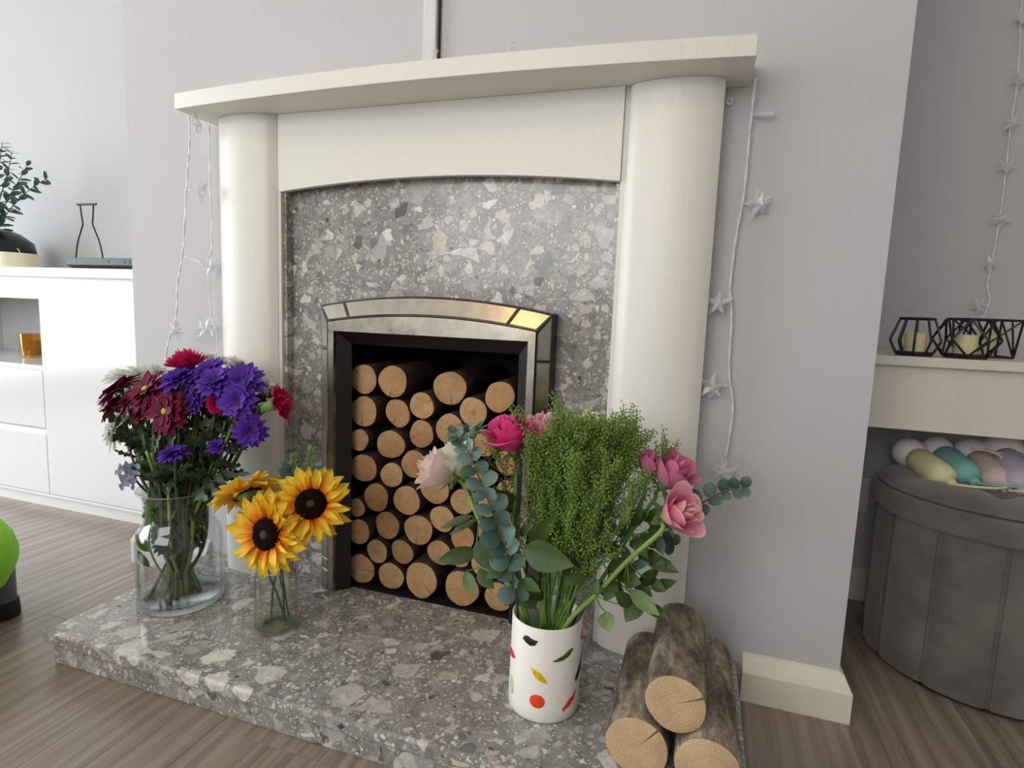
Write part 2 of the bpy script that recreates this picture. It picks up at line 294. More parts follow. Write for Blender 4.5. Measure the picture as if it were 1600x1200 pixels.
# polished breccia stone: chips of four sizes set in a grey matrix
def stone():
    t = NT('breccia_stone'); c = t.coords()
    off = t.noise(c, 22, 3, 0.6, out=1)
    s = t.new('ShaderNodeVectorMath', operation='SUBTRACT'); t.put(s.inputs[0], off); s.inputs[1].default_value = (0.5, 0.5, 0.5)
    sc = t.new('ShaderNodeVectorMath', operation='SCALE'); t.put(sc.inputs[0], s.outputs[0]); sc.inputs['Scale'].default_value = 0.022
    ad = t.new('ShaderNodeVectorMath', operation='ADD'); t.put(ad.inputs[0], c); t.put(ad.inputs[1], sc.outputs[0])
    vec = ad.outputs[0]
    base = t.ramp(t.noise(c, 40, 5), [(0.3, srgb(122, 119, 115)), (0.7, srgb(158, 155, 151))])
    vein = t.ramp(t.noise(vec, 75, 5, 0.65), [(0.32, (0.55, 0.55, 0.56, 1)), (0.5, (0.95, 0.95, 0.95, 1)), (0.75, (1.12, 1.1, 1.06, 1))])
    chips = [(0.0, srgb(204, 200, 195)), (0.22, srgb(230, 226, 219)), (0.42, srgb(180, 178, 176)), (0.58, srgb(212, 203, 190)),
             (0.68, srgb(148, 147, 148)), (0.84, srgb(200, 186, 174)), (0.90, srgb(120, 122, 126)), (0.965, srgb(70, 70, 74))]
    col = base
    for scale, lo, hi in ((230, 0.10, 0.52), (105, 0.10, 0.50)):
        v = t.new('ShaderNodeTexVoronoi'); t.put(v.inputs['Vector'], vec); v.inputs['Scale'].default_value = scale
        sep = t.new('ShaderNodeSeparateColor'); t.link(v.outputs['Color'], sep.inputs[0])
        thr = t.math('ADD', t.math('MULTIPLY', sep.outputs[0], hi - lo), lo)
        m = t.math('MULTIPLY', t.math('SUBTRACT', thr, v.outputs['Distance']), 30.0, True)
        cc = t.mix(0.85, t.ramp(sep.outputs[1], chips, 'CONSTANT'), vein, 'MULTIPLY')
        fac = t.math('MULTIPLY', m, t.math('ADD', t.math('MULTIPLY', sep.outputs[2], 0.45), 0.55))
        col = t.mix(fac, col, cc)
    # larger angular chips: some cells of a coarse Voronoi, shrunk away from their edges
    for scale, share, lo, hi in ((62, 0.40, 0.06, 0.24), (32, 0.40, 0.07, 0.26), (20, 0.30, 0.07, 0.22)):
        v = t.new('ShaderNodeTexVoronoi'); t.put(v.inputs['Vector'], vec); v.inputs['Scale'].default_value = scale
        v2 = t.new('ShaderNodeTexVoronoi', feature='DISTANCE_TO_EDGE'); t.put(v2.inputs['Vector'], vec); v2.inputs['Scale'].default_value = scale
        sep = t.new('ShaderNodeSeparateColor'); t.link(v.outputs['Color'], sep.inputs[0])
        thr = t.math('ADD', t.math('MULTIPLY', sep.outputs[1], hi - lo), lo)
        m = t.math('MULTIPLY', t.math('SUBTRACT', v2.outputs['Distance'], thr), 40.0, True)
        m = t.math('MULTIPLY', m, t.math('LESS_THAN', sep.outputs[0], share))
        cc = t.mix(0.85, t.ramp(sep.outputs[2], chips, 'CONSTANT'), vein, 'MULTIPLY')
        col = t.mix(t.math('MULTIPLY', m, t.math('ADD', t.math('MULTIPLY', sep.outputs[1], 0.4), 0.6)), col, cc)
    t.set(color=col, rough=0.16, spec=0.6)
stone()

def laminate():
    t = NT('laminate_oak'); c = t.coords(); oi = t.new('ShaderNodeObjectInfo').outputs['Random']
    cb = t.new('ShaderNodeCombineXYZ'); t.put(cb.inputs[0], t.math('MULTIPLY', oi, 31.0)); t.put(cb.inputs[1], t.math('MULTIPLY', oi, 17.0))
    v = t.mapping(c, (1, 1, 1), cb.outputs[0])
    a = t.noise(t.mapping(v, (150, 3.5, 1)), 1.0, 6, 0.65)
    b = t.noise(t.mapping(v, (26, 1.4, 1)), 1.0, 4, 0.6)
    w = t.new('ShaderNodeTexWave', wave_type='BANDS', bands_direction='X'); t.put(w.inputs['Vector'], t.mapping(v, (1, 0.12, 1)))
    w.inputs['Scale'].default_value = 9; w.inputs['Distortion'].default_value = 9; w.inputs['Detail'].default_value = 3; w.inputs['Detail Scale'].default_value = 1.2
    g = t.math('ADD', t.math('MULTIPLY', a, 0.55), t.math('ADD', t.math('MULTIPLY', b, 0.35), t.math('MULTIPLY', w.outputs['Fac'], 0.12)))
    col = t.ramp(g, [(0.28, srgb(108, 96, 85)), (0.48, srgb(150, 136, 123)), (0.70, srgb(182, 169, 156))])
    col = t.mix(0.35, col, t.ramp(oi, [(0, srgb(165, 150, 140)), (1, srgb(205, 192, 178))]), 'MULTIPLY')
    t.set(color=col, rough=0.30, spec=0.6); t.bump(a, 0.12, 0.001)
laminate()

def cut_wood(name, light, dark, core):
    t = NT(name); c = t.coords(); oi = t.new('ShaderNodeObjectInfo').outputs['Random']
    nz = t.noise(t.mapping(c, (1, 1, 1), t.math('MULTIPLY', oi, 9.0)), 26, 4, 0.6)
    ln = t.new('ShaderNodeVectorMath', operation='LENGTH'); t.put(ln.inputs[0], t.mapping(c, (1, 0, 1)))
    r = t.math('ADD', ln.outputs['Value'], t.math('MULTIPLY', nz, 0.020))
    ring = t.math('SINE', t.math('MULTIPLY', r, 1700.0))
    fine = t.noise(c, 420, 3, 0.7)
    f1 = t.math('ADD', t.math('MULTIPLY', ring, 0.045), t.math('ADD', t.math('MULTIPLY', nz, 0.45), t.math('MULTIPLY', fine, 0.42)))
    col = t.ramp(f1, [(0.28, srgb(*dark)), (0.62, srgb(*light))])
    cm = t.ramp(r, [(0.004, (1, 1, 1, 1)), (0.017, (0, 0, 0, 1))])
    sep = t.new('ShaderNodeSeparateColor'); t.link(cm, sep.inputs[0])
    col = t.mix(t.math('MULTIPLY', sep.outputs[0], t.math('MULTIPLY', oi, 0.55)), col, srgb(*core))
    col = t.mix(0.45, col, t.ramp(oi, [(0, srgb(205, 170, 140)), (0.5, srgb(242, 232, 220)), (1, srgb(255, 250, 240))]), 'MULTIPLY')
    # a drying crack across some of the faces
    sx = t.new('ShaderNodeSeparateXYZ'); t.put(sx.inputs[0], c); an = t.math('MULTIPLY', oi, 37.0)
    sn, cs = t.math('SINE', an), t.math('COSINE', an)
    off = t.math('ADD', t.math('SUBTRACT', t.math('MULTIPLY', sx.outputs[0], sn), t.math('MULTIPLY', sx.outputs[2], cs)), t.math('MULTIPLY', t.math('SUBTRACT', nz, 0.5), 0.008))
    along = t.math('ADD', t.math('MULTIPLY', sx.outputs[0], cs), t.math('MULTIPLY', sx.outputs[2], sn))
    ck = t.math('MULTIPLY', t.math('LESS_THAN', t.math('ABSOLUTE', off), t.math('MULTIPLY', along, 0.035)), t.math('GREATER_THAN', t.math('FRACT', t.math('MULTIPLY', oi, 7.3)), 0.55))
    col = t.mix(t.math('MULTIPLY', ck, 0.8), col, srgb(48, 32, 20))
    t.set(color=col, rough=0.8); t.bump(fine, 0.4, 0.001)
cut_wood('log_end', (220, 186, 140), (164, 126, 84), (112, 76, 44))
cut_wood('log_end_pale', (226, 204, 168), (186, 158, 120), (150, 110, 70))
def bark(name, stops):
    t = NT(name); c = t.coords(); oi = t.new('ShaderNodeObjectInfo').outputs['Random']
    v = t.mapping(c, (1, 0.45, 1), t.math('MULTIPLY', oi, 5.0))
    a = t.noise(v, 28, 6, 0.68); b = t.noise(v, 140, 4, 0.7)
    g = t.math('ADD', t.math('MULTIPLY', a, 0.72), t.math('MULTIPLY', b, 0.28))
    t.set(color=t.ramp(g, [(p_, srgb(*q)) for p_, q in stops]), rough=0.85); t.bump(g, 0.9, 0.004)
bark('bark_dark', [(0.35, (34, 24, 18)), (0.55, (72, 55, 42)), (0.72, (110, 90, 70))])
bark('bark_grey', [(0.36, (50, 42, 34)), (0.46, (104, 91, 77)), (0.55, (146, 132, 115)), (0.66, (190, 178, 160))])

def metal(name, rgb, rough, var):
    t = NT(name); c = t.coords(); nz = t.noise(c, 34, 5, 0.65)
    col = t.ramp(nz, [(0.32, tuple(x * (1 - var) for x in srgb(*rgb)[:3]) + (1,)), (0.66, srgb(*rgb))])
    t.set(color=col, metal=1.0, rough=t.math('ADD', t.math('MULTIPLY', nz, 0.16), rough - 0.08))
metal('brushed_steel', (176, 168, 156), 0.30, 0.30)
metal('tile_steel', (172, 165, 154), 0.20, 0.18)

def glass(name, tint, rough=0.0, ior=1.45):
    t = NT(name); t.set(color=tint, rough=rough, trans=1.0, ior=ior)
def thin_glass(name, tint, ior=1.45, rough=0.02, body=0.0):
    # thin clear wall: light passes straight through, Fresnel reflection on top
    t = NT(name); tr = t.new('ShaderNodeBsdfTransparent'); tr.inputs[0].default_value = tint
    gl = t.new('ShaderNodeBsdfGlossy'); gl.inputs['Roughness'].default_value = rough
    bf = t.new('ShaderNodeNewGeometry').outputs['Backfacing']
    fr_ = t.new('ShaderNodeFresnel'); t.put(fr_.inputs['IOR'], t.math('ADD', t.math('MULTIPLY', bf, 1 / ior - ior), ior))
    fac = fr_.outputs[0]
    mx = t.new('ShaderNodeMixShader'); t.link(fac, mx.inputs[0]); t.link(tr.outputs[0], mx.inputs[1]); t.link(gl.outputs[0], mx.inputs[2])
    out = mx.outputs[0]
    if body:
        t.set(color=(0.9, 0.91, 0.93, 1), rough=0.15)
        m2 = t.new('ShaderNodeMixShader'); m2.inputs[0].default_value = body; t.link(out, m2.inputs[1]); t.link(t.b.outputs[0], m2.inputs[2]); out = m2.outputs[0]
    t.link(out, t.n['Material Output'].inputs[0])
thin_glass('clear_glass', (0.965, 0.975, 0.975, 1), 1.6); thin_glass('green_glass', (0.95, 0.965, 0.93, 1), 1.6); thin_glass('water', (0.94, 0.955, 0.95, 1), 1.33)
thin_glass('star_plastic', (0.97, 0.97, 0.98, 1), 1.5, 0.08, 0.30); thin_glass('glass_rim', (0.95, 0.96, 0.96, 1), 1.6, 0.05, 0.08); thin_glass('jar_base', (0.90, 0.93, 0.84, 1), 1.6, 0.05, 0.04); glass('amber_glass', (0.85, 0.55, 0.08, 1), 0.05)
glass('pane_glass', (1, 1, 1, 1), 0.0, 1.02)
t = NT('wire_clear'); t.set(color=srgb(244, 245, 248), rough=0.25, trans=0.15, ior=1.45)

def velvet():
    t = NT('grey_velvet'); c = t.coords(); a = t.noise(c, 9, 4, 0.6); b = t.noise(c, 240, 3)
    t.set(color=t.ramp(a, [(0.3, srgb(88, 83, 80)), (0.7, srgb(124, 118, 114))]), rough=0.85, sheen=0.35); t.bump(b, 0.25, 0.001)
velvet()

# petals and leaves: colour runs from the base (t = 0) to the tip (t = 1) of each blade
def blade(name, stops, rough=0.55, trans=0.25, var=0.25, scale=120.0):
    t = NT(name); at = t.new('ShaderNodeAttribute', attribute_name='t')
    col = t.ramp(at.outputs['Fac'], [(p_, srgb(*q)) for p_, q in stops])
    nz = t.noise(t.coords(), scale, 3)
    col = t.mix(1.0, col, t.ramp(nz, [(0.3, (1 - var, 1 - var, 1 - var, 1)), (0.7, (1, 1, 1, 1))]), 'MULTIPLY')
    t.set(color=col, rough=rough); t.translucent(col, trans)
blade('petal_white', [(0, (232, 232, 214)), (0.4, (246, 245, 240)), (1, (250, 250, 248))], var=0.05)
blade('petal_crimson', [(0, (84, 2, 34)), (0.5, (116, 3, 54)), (1, (130, 6, 66))], rough=0.75, trans=0.15)
blade('petal_purple', [(0, (54, 16, 116)), (0.5, (88, 36, 170)), (1, (120, 70, 200))], rough=0.7, trans=0.2)
blade('petal_carnation', [(0, (150, 10, 60)), (0.6, (206, 22, 92)), (1, (222, 40, 110))], trans=0.2)
blade('petal_sun', [(0, (232, 112, 14)), (0.22, (250, 158, 18)), (0.45, (254, 204, 34)), (1, (255, 226, 76))], var=0.15, trans=0.22)
blade('rose_blush', [(0, (232, 226, 190)), (0.4, (246, 226, 214)), (1, (244, 218, 212))], var=0.05)
blade('rose_white', [(0, (220, 224, 170)), (0.5, (240, 240, 212)), (1, (246, 242, 226))], var=0.05)
blade('rose_cream', [(0, (216, 220, 150)), (0.5, (238, 236, 186)), (1, (244, 240, 204))], var=0.05)
blade('rose_magenta', [(0, (244, 140, 184)), (0.4, (238, 66, 142)), (1, (246, 96, 168))], var=0.1)
blade('rose_pink', [(0, (250, 220, 214)), (0.4, (250, 164, 188)), (0.85, (252, 176, 196)), (1, (252, 214, 212))], var=0.08)
blade('rose_mauve', [(0, (240, 206, 200)), (0.45, (232, 150, 182)), (1, (234, 130, 178))], var=0.14)
blade('leaf_rose', [(0, (62, 84, 22)), (0.5, (56, 82, 22)), (1, (72, 98, 32))], 0.45, 0.15)
blade('leaf_pale', [(0, (96, 124, 70)), (1, (128, 154, 100))], 0.5, 0.2)
blade('leaf_dark', [(0, (40, 60, 30)), (0.5, (44, 66, 34)), (1, (54, 74, 42))], 0.5, 0.12)
blade('leaf_purple', [(0, (70, 66, 92)), (1, (120, 116, 148))], 0.6, 0.2)
blade('leaf_euc', [(0, (84, 112, 100)), (0.5, (110, 138, 130)), (1, (128, 152, 146))], 0.6, 0.12, 0.2, 60)
blade('leaf_euc_dark', [(0, (52, 78, 68)), (0.5, (70, 100, 90)), (1, (92, 120, 108))], 0.55, 0.1)
plain('stem_green', (92, 128, 54), 0.5, 0.2); plain('stem_light', (136, 164, 84), 0.5, 0.2); plain('stem_dark', (54, 66, 34), 0.55, 0.25)
plain('stem_plastic', (36, 84, 48), 0.45, 0.1); plain('stem_brown', (96, 78, 58), 0.6, 0.2)
plain('calyx_green', (110, 140, 74), 0.5, 0.15); plain('pod_green', (116, 142, 58), 0.5, 0.35, 300.0)
plain('thistle_grey', (120, 132, 112), 0.6, 0.2); plain('centre_yellow', (206, 176, 50), 0.7, 0.3, 400.0, 0.8, 900)
plain('centre_purple', (62, 30, 96), 0.7, 0.3, 400.0, 0.8, 900); plain('centre_cream', (226, 222, 180), 0.7, 0.2, 400.0, 0.8, 900)
plain('seed_brown', (26, 11, 7), 0.85, 0.8, 350.0, 1.0, 500, spec=0.08); plain('seed_olive', (66, 54, 24), 0.8, 0.4, 500.0, 1.0, 700)
t = NT('lamp_glow'); t.set(color=(1, 0.8, 0.5, 1), emit=(1.0, 0.62, 0.22, 1), emits=12.0)

# ------------------------------------------------------------------ mesh building
class MB:
    def __init__(s): s.v = []; s.f = []; s.t = []
    def add(s, vs, fs, ts=None):
        b = len(s.v); s.v += [Vector(q) for q in vs]; s.f += [tuple(i + b for i in q) for q in fs]
        s.t += list(ts) if ts is not None else [0.0] * len(vs)
        return s
    def box(s, x0, x1, y0, y1, z0, z1):
        v = [(x, y, z) for x in (x0, x1) for y in (y0, y1) for z in (z0, z1)]
        return s.add(v, [(0, 1, 3, 2), (4, 6, 7, 5), (0, 4, 5, 1), (2, 3, 7, 6), (0, 2, 6, 4), (1, 5, 7, 3)])
    def prism(s, poly, axis, a, b):
        # poly: 2-D outline in the two other axes (x,y order kept), extruded along axis from a to b
        def P(q, h):
            return {'x': (h, q[0], q[1]), 'y': (q[0], h, q[1]), 'z': (q[0], q[1], h)}[axis]
        n = len(poly); v = [P(q, a) for q in poly] + [P(q, b) for q in poly]
        f = [(i, (i + 1) % n, n + (i + 1) % n, n + i) for i in range(n)] + [tuple(range(n))[::-1], tuple(range(n, 2 * n))]
        return s.add(v, f)
    def grid(s, rows, ts=None, close=False):
        n = len(rows[0]); v = [q for r in rows for q in r]; f = []
        for i in range(len(rows) - 1):
            for j in range(n if close else n - 1):
                k = (j + 1) % n
                f.append((i * n + j, i * n + k, (i + 1) * n + k, (i + 1) * n + j))
        tt = [ts[i] for i in range(len(rows)) for _ in range(n)] if ts else None
        return s.add(v, f, tt)
    def lathe(s, prof, c=(0, 0), n=40, close=False):
        rows = []
        for r, z in prof:
            rows.append([(c[0] + r * math.cos(2 * math.pi * k / n), c[1] + r * math.sin(2 * math.pi * k / n), z) for k in range(n)])
        if close: rows.append(rows[0])
        return s.grid(rows, close=True)
    def tube(s, pts, r, n=6, cap=True):
        pts = [Vector(q) for q in pts]; m = len(pts)
        rr = r if isinstance(r, (list, tuple)) else [r] * m
        rows = []; up = None
        for i, q in enumerate(pts):
            d = (pts[min(i + 1, m - 1)] - pts[max(i - 1, 0)]).normalized()
            if up is None: up = d.orthogonal().normalized()
            up = (up - d * up.dot(d)); up = up.normalized() if up.length > 1e-6 else d.orthogonal().normalized()
            sd = d.cross(up)
            rows.append([q + (up * math.cos(2 * math.pi * k / n) + sd * math.sin(2 * math.pi * k / n)) * rr[i] for k in range(n)])
        b = len(s.v); s.grid(rows, [i / (m - 1) for i in range(m)], close=True)
        if cap:
            s.f.append(tuple(range(b + n - 1, b - 1, -1))); s.f.append(tuple(range(b + (m - 1) * n, b + m * n)))
        return s
    def ball(s, c, r, n=12, m=8, sq=(1, 1, 1)):
        rows = []
        for i in range(m + 1):
            a = math.pi * i / m; rr = max(math.sin(a), 0.001)
            rows.append([(c[0] + r * sq[0] * rr * math.cos(2 * math.pi * k / n), c[1] + r * sq[1] * rr * math.sin(2 * math.pi * k / n), c[2] - r * sq[2] * math.cos(a)) for k in range(n)])
        return s.grid(rows, close=True)
    def xf(s, M):
        s.v = [M @ q for q in s.v]; return s
    def join(s, o): return s.add(o.v, o.f, o.t)

WLOC = {}
def mesh_of(name, mb, mat, origin=(0, 0, 0), smooth=False, bevel=0.0, fix=True):
    og = Vector(origin)
    me = bpy.data.meshes.new(name)
    me.from_pydata([q - og for q in mb.v], [], mb.f)
    if any(mb.t):
        at = me.attributes.new('t', 'FLOAT', 'POINT'); at.data.foreach_set('value', mb.t)
    if fix or bevel:
        bm = bmesh.new(); bm.from_mesh(me)
        bmesh.ops.remove_doubles(bm, verts=bm.verts, dist=1e-6)
        if fix: bmesh.ops.recalc_face_normals(bm, faces=bm.faces)
        if bevel:
            es = [e for e in bm.edges if len(e.link_faces) == 2 and e.calc_face_angle(0) > 0.5]
            bmesh.ops.bevel(bm, geom=es, offset=bevel, segments=2, profile=0.5, affect='EDGES')
        bm.to_mesh(me); bm.free()
    if smooth:
        me.shade_smooth()
        if smooth != 'all': me.set_sharp_from_angle(angle=math.radians(40))
    me.materials.append(MATS[mat])
    return me
def link(name, data, parent=None, origin=(0, 0, 0)):
    o = bpy.data.objects.new(name, data); COL.objects.link(o)
    og = Vector(origin); WLOC[o.name] = og
    if parent is not None:
        o.parent = parent; o.location = og - WLOC[parent.name]
    else: o.location = og
    return o
def obj(name, mb, mat, parent=None, origin=None, smooth=False, bevel=0.0, fix=True):
    if origin is None: origin = WLOC[parent.name] if parent is not None else (0, 0, 0)
    return link(name, mesh_of(name, mb, mat, origin, smooth, bevel, fix), parent, origin)
def tag(o, label, cat, group=None, kind=None):
    o['label'] = label; o['category'] = cat
    if group: o['group'] = group
    if kind: o['kind'] = kind
    return o
def thing(name, label, cat, loc=(0, 0, 0), group=None, kind=None):
    return tag(link(name, None, None, loc), label, cat, group, kind)
def struct(o, label, cat): return tag(o, label, cat, None, 'structure')

def spline(pts, per=6):
    P = [Vector(q) for q in pts]; P = [2 * P[0] - P[1]] + P + [2 * P[-1] - P[-2]]; out = []
    for i in range(1, len(P) - 2):
        for k in range(per):
            u = k / per; a, b, c, d = P[i - 1], P[i], P[i + 1], P[i + 2]
            out.append(0.5 * ((2 * b) + (c - a) * u + (2 * a - 5 * b + 4 * c - d) * u * u + (3 * b - 3 * c + d - a) * u ** 3))
    out.append(P[-2]); return out
def frame(axis, origin, spin=0.0):
    z = Vector(axis).normalized(); x = z.orthogonal().normalized(); y = z.cross(x)
    M = Matrix(((x.x, y.x, z.x, 0), (x.y, y.y, z.y, 0), (x.z, y.z, z.z, 0), (0, 0, 0, 1)))
    return Matrix.Translation(Vector(origin)) @ M @ Matrix.Rotation(spin, 4, 'Z')
def ease(a, b, u):
    u = max(0, min(1, (u - a) / (b - a))); return u * u * (3 - 2 * u)

# ------------------------------------------------------------------ the room
RX0, RX1, RY0, RY1, RZ = -3.6, 2.0, -3.2, 0.50, 2.35
HZ = 0.062                                   # top of the hearth
CL, CR = -0.8006, 0.751                      # chimney breast, left and right corner

fl = struct(obj('floor', MB().box(RX0 - .1, RX1 + .1, RY0 - .1, RY1 + .1, -0.06, -0.010), 'rubber_black'), 'grey-brown oak laminate floor of long planks', 'floor')
PW, PL = 0.19, 1.2
pm = mesh_of('plank', MB().box(0.0002, PW - 0.0002, 0.0002, PL - 0.0002, -0.010, 0.0), 'laminate_oak', bevel=0.0006)
x = RX0; k = 0
while x < RX1:
    y = RY0 - ((k * 0.37) % 1.0) * PL
    while y < RY1:
        y0, y1, x1 = max(y, RY0), min(y + PL, RY1), min(x + PW, RX1)
        if y1 - y0 > PL - 1e-4 and x1 - x > PW - 1e-4:
            link('plank', pm, fl, (x, y, 0))
        elif y1 - y0 > 0.03 and x1 - x > 0.02:
            obj('plank', MB().box(x + .0002, x1 - .0002, y0 + .0002, y1 - .0002, -0.010, 0.0), 'laminate_oak', fl, (x, y0, 0), bevel=0.0006)
        y += PL
    x += PW; k += 1
struct(obj('ceiling', MB().box(RX0 - .1, RX1 + .1, RY0 - .1, RY1 + .1, RZ, RZ + .1), 'ceiling_paint'), 'white painted ceiling', 'ceiling')

def holed_wall(axis, a, b, lo, hi, h0, h1, z0, z1):
    # wall slab between a and b on its axis, running lo..hi, with one opening h0..h1 x z0..z1
    m = MB()
    def B(p, q, r, s_):
        if axis == 'x': m.box(a, b, p, q, r, s_)
        else: m.box(p, q, a, b, r, s_)
    B(lo, h0, 0, RZ); B(h1, hi, 0, RZ); B(h0, h1, 0, z0); B(h0, h1, z1, RZ)
    return m
struct(obj('wall_left', holed_wall('x', RX0 - .1, RX0, RY0, RY1, -2.30, -0.40, 0.12, 2.10), 'alcove_paint'), 'painted wall with a window, out past the white sideboard', 'wall')
struct(obj('wall_front', holed_wall('y', RY0 - .1, RY0, RX0, RX1, -1.55, 0.45, 0.85, 2.05), 'alcove_paint'), 'painted wall with a window, opposite the fireplace', 'wall')
struct(obj('wall_right', MB().box(RX1, RX1 + .1, RY0, RY1, 0, RZ), 'alcove_paint'), 'painted wall beyond the round ottoman', 'wall')
struct(obj('wall_back', MB().box(RX0, CL - .001, RY1, RY1 + .1, 0, RZ), 'alcove_paint'), 'pale grey alcove wall behind the white sideboard', 'wall')
struct(obj('wall_back', MB().box(CR + .001, RX1, RY1, RY1 + .1, 0, RZ), 'alcove_paint'), 'pale grey alcove wall behind the black wire lanterns', 'wall')
ch = MB(); ch.box(CL, -0.206, 0, RY1 + .1, 0, RZ); ch.box(0.206, CR, 0, RY1 + .1, 0, RZ)
ch.box(-0.206, 0.206, 0, RY1 + .1, 0.625, RZ); ch.box(-0.206, 0.206, 0.26, RY1 + .1, 0, 0.625); ch.box(-0.206, 0.206, 0.0, 0.26, 0, HZ - .002)
struct(obj('wall_chimney', ch, 'wall_paint'), 'lilac grey chimney breast projecting between two alcoves', 'wall')

def window(n, axis, w, lo, hi, z0, z1, label):
    t_ = struct(link('window_%d' % n, None, None, (w, (lo + hi) / 2, z0) if axis == 'x' else ((lo + hi) / 2, w, z0)), label, 'window')
    def bar(p, q, r, s_, d=0.03):
        return MB().box(w - d, w + d, p, q, r, s_) if axis == 'x' else MB().box(p, q, w - d, w + d, r, s_)
    mid = (lo + hi) / 2
    for p, q, r, s_ in ((lo, hi, z0, z0 + .05), (lo, hi, z1 - .05, z1), (lo, lo + .05, z0 + .05, z1 - .05), (hi - .05, hi, z0 + .05, z1 - .05), (mid - .03, mid + .03, z0 + .05, z1 - .05)):
        obj('frame_bar', bar(p, q, r, s_), 'gloss_white', t_)
    for p, q in ((lo + .05, mid - .03), (mid + .03, hi - .05)):
        obj('pane', bar(p, q, z0 + .05, z1 - .05, 0.002), 'pane_glass', t_)
window(1, 'x', RX0 - .05, -2.30, -0.40, 0.12, 2.10, 'white framed window in the wall by the sideboard')
window(2, 'y', RY0 - .05, -1.55, 0.45, 0.85, 2.05, 'white framed window opposite the fireplace')

# skirting on the chimney breast: upright board with a sloped top
SK = [(0.0, 0.0), (0.019, 0.0), (0.019, 0.052), (0.006, 0.078), (0.0, 0.080)]
m = MB()
a0 = [(0.600, -q[0], q[1]) for q in SK]; a1 = [(CR + q[0], -q[0], q[1]) for q in SK]; a2 = [(CR + q[0], RY1, q[1]) for q in SK]
m.add(a0 + a1 + a2, [(i, (i + 1) % 5, 5 + (i + 1) % 5, 5 + i) for i in range(5)] + [(5 + i, 5 + (i + 1) % 5, 10 + (i + 1) % 5, 10 + i) for i in range(5)] + [(4, 3, 2, 1, 0), (10, 11, 12, 13, 14)])
struct(obj('baseboard_right', m, 'skirting_paint'), 'cream painted skirting with sloped top beside the three logs', 'skirting')
m = MB()
a0 = [(-0.5832, -q[0], q[1] * 1.1) for q in SK]; a1 = [(CL - q[0], -q[0], q[1] * 1.1) for q in SK]; a2 = [(CL - q[0], 0.155, q[1] * 1.1) for q in SK]
m.add(a0 + a1 + a2, [(i, (i + 1) % 5, 5 + (i + 1) % 5, 5 + i) for i in range(5)] + [(5 + i, 5 + (i + 1) % 5, 10 + (i + 1) % 5, 10 + i) for i in range(5)] + [(4, 3, 2, 1, 0), (10, 11, 12, 13, 14)])
struct(obj('baseboard_left', m, 'gloss_white'), 'white skirting behind the tall glass vase', 'skirting')
struct(obj('baseboard_back', MB().box(CR + .022, RX1, RY1 - .016, RY1, 0, 0.08), 'skirting_paint'), 'cream skirting behind the round ottoman', 'skirting')

# cable trunking above the mantel
tr = struct(link('trim_1', None, None, (-0.026, 0, 1.058)), 'pale vertical cable trunking running up above the mantel shelf', 'trunking')
obj('cover', MB().box(-0.042, -0.016, -0.013, 0, 1.058, RZ), 'trunking_white', tr, bevel=0.002)
obj('cable', MB().tube([(-0.0125, -0.004, 1.058), (-0.0125, -0.004, RZ)], 0.0018, 6), 'rubber_black', tr)

# ------------------------------------------------------------------ hearth, back panel, surround
hl, hr, hy = -0.582, 0.590, -0.3756
h = thing('stone_hearth', 'grey breccia stone hearth slab with polished top and overhanging lip', 'hearth', (0, -.19, 0))
obj('base_slab', MB().box(hl + .012, hr - .006, hy + .010, -0.0005, 0, 0.0395), 'breccia_stone', h, (0, 0, 0), bevel=0.002)
obj('top_slab', MB().box(hl, hr, hy, -0.0005, 0.0397, HZ), 'breccia_stone', h, (0, 0, 0), bevel=0.004)
YP = -0.012
bp = thing('stone_back_panel', 'speckled grey breccia stone panel around the fire opening', 'stone panel', (0, 0, HZ))
g = MB(); e = 0.0003
for b_ in ((-0.345, -0.204, YP, -e, HZ + e, 0.93), (0.204, 0.345, YP, -e, HZ + e, 0.93), (-0.204, 0.204, YP, -e, 0.622, 0.93)): g.box(*b_)
obj('panel', g, 'breccia_stone', bp, (0, 0, 0))
for s in (-1, 1):
    obj('side_slip', MB().box(*sorted((s * .3345, s * .3485)), -0.0315, YP - e, HZ + e, 0.93), 'breccia_stone', bp, (0, 0, 0))

su = thing('fire_surround', 'white painted wooden fire surround with rounded columns and bowed mantel shelf', 'fireplace', (0, -.03, HZ))
n = 24
top = [(0.533 * (2 * i / n - 1), -(0.112 + 0.028 * (1 - (2 * i / n - 1) ** 2))) for i in range(n + 1)]
obj('mantel_shelf', MB().prism([(-0.533, -.0005)] + top + [(0.533, -.0005)], 'z', 1.0274, 1.0568), 'surround_paint', su, bevel=0.0012)
for s in (-1, 1):
    cx = s * 0.4227; hw = 0.0727; prof = []
    for i in range(17):
        u = 2 * i / 16 - 1
        prof.append((cx + hw * u, -(0.040 + 0.028 * math.sqrt(max(0, 1 - u * u * 0.96)) - 0.028 * 0.2)))
    col_ = MB().prism([(cx - hw, -.0005)] + prof + [(cx + hw, -.0005)], 'z', HZ + e, 1.0270)
    obj('column', col_, 'surround_paint', su, smooth=True)
    xs = sorted((s * .3497, s * .3420))
    obj('fillet', MB().box(xs[0], xs[1], -.0385, -.0318, HZ + e, 1.0270), 'surround_paint', su)
arch = []
for i in range(25):
    u = 2 * i / 24 - 1
    arch.append((0.3415 * u, 0.8975 - 0.0195 * u * u))
obj('frieze', MB().prism([(-0.3415, 1.0270)] + arch + [(0.3415, 1.0270)], 'y', -0.0445, -0.0322), 'surround_paint', su)
obj('screw_plate', MB().prism([(0.5035 + .0065 * math.cos(a * math.pi / 9), 1.006 + .0065 * math.sin(a * math.pi / 9)) for a in range(18)], 'y', -0.004, -e), 'screw_white', su, bevel=0.0008)
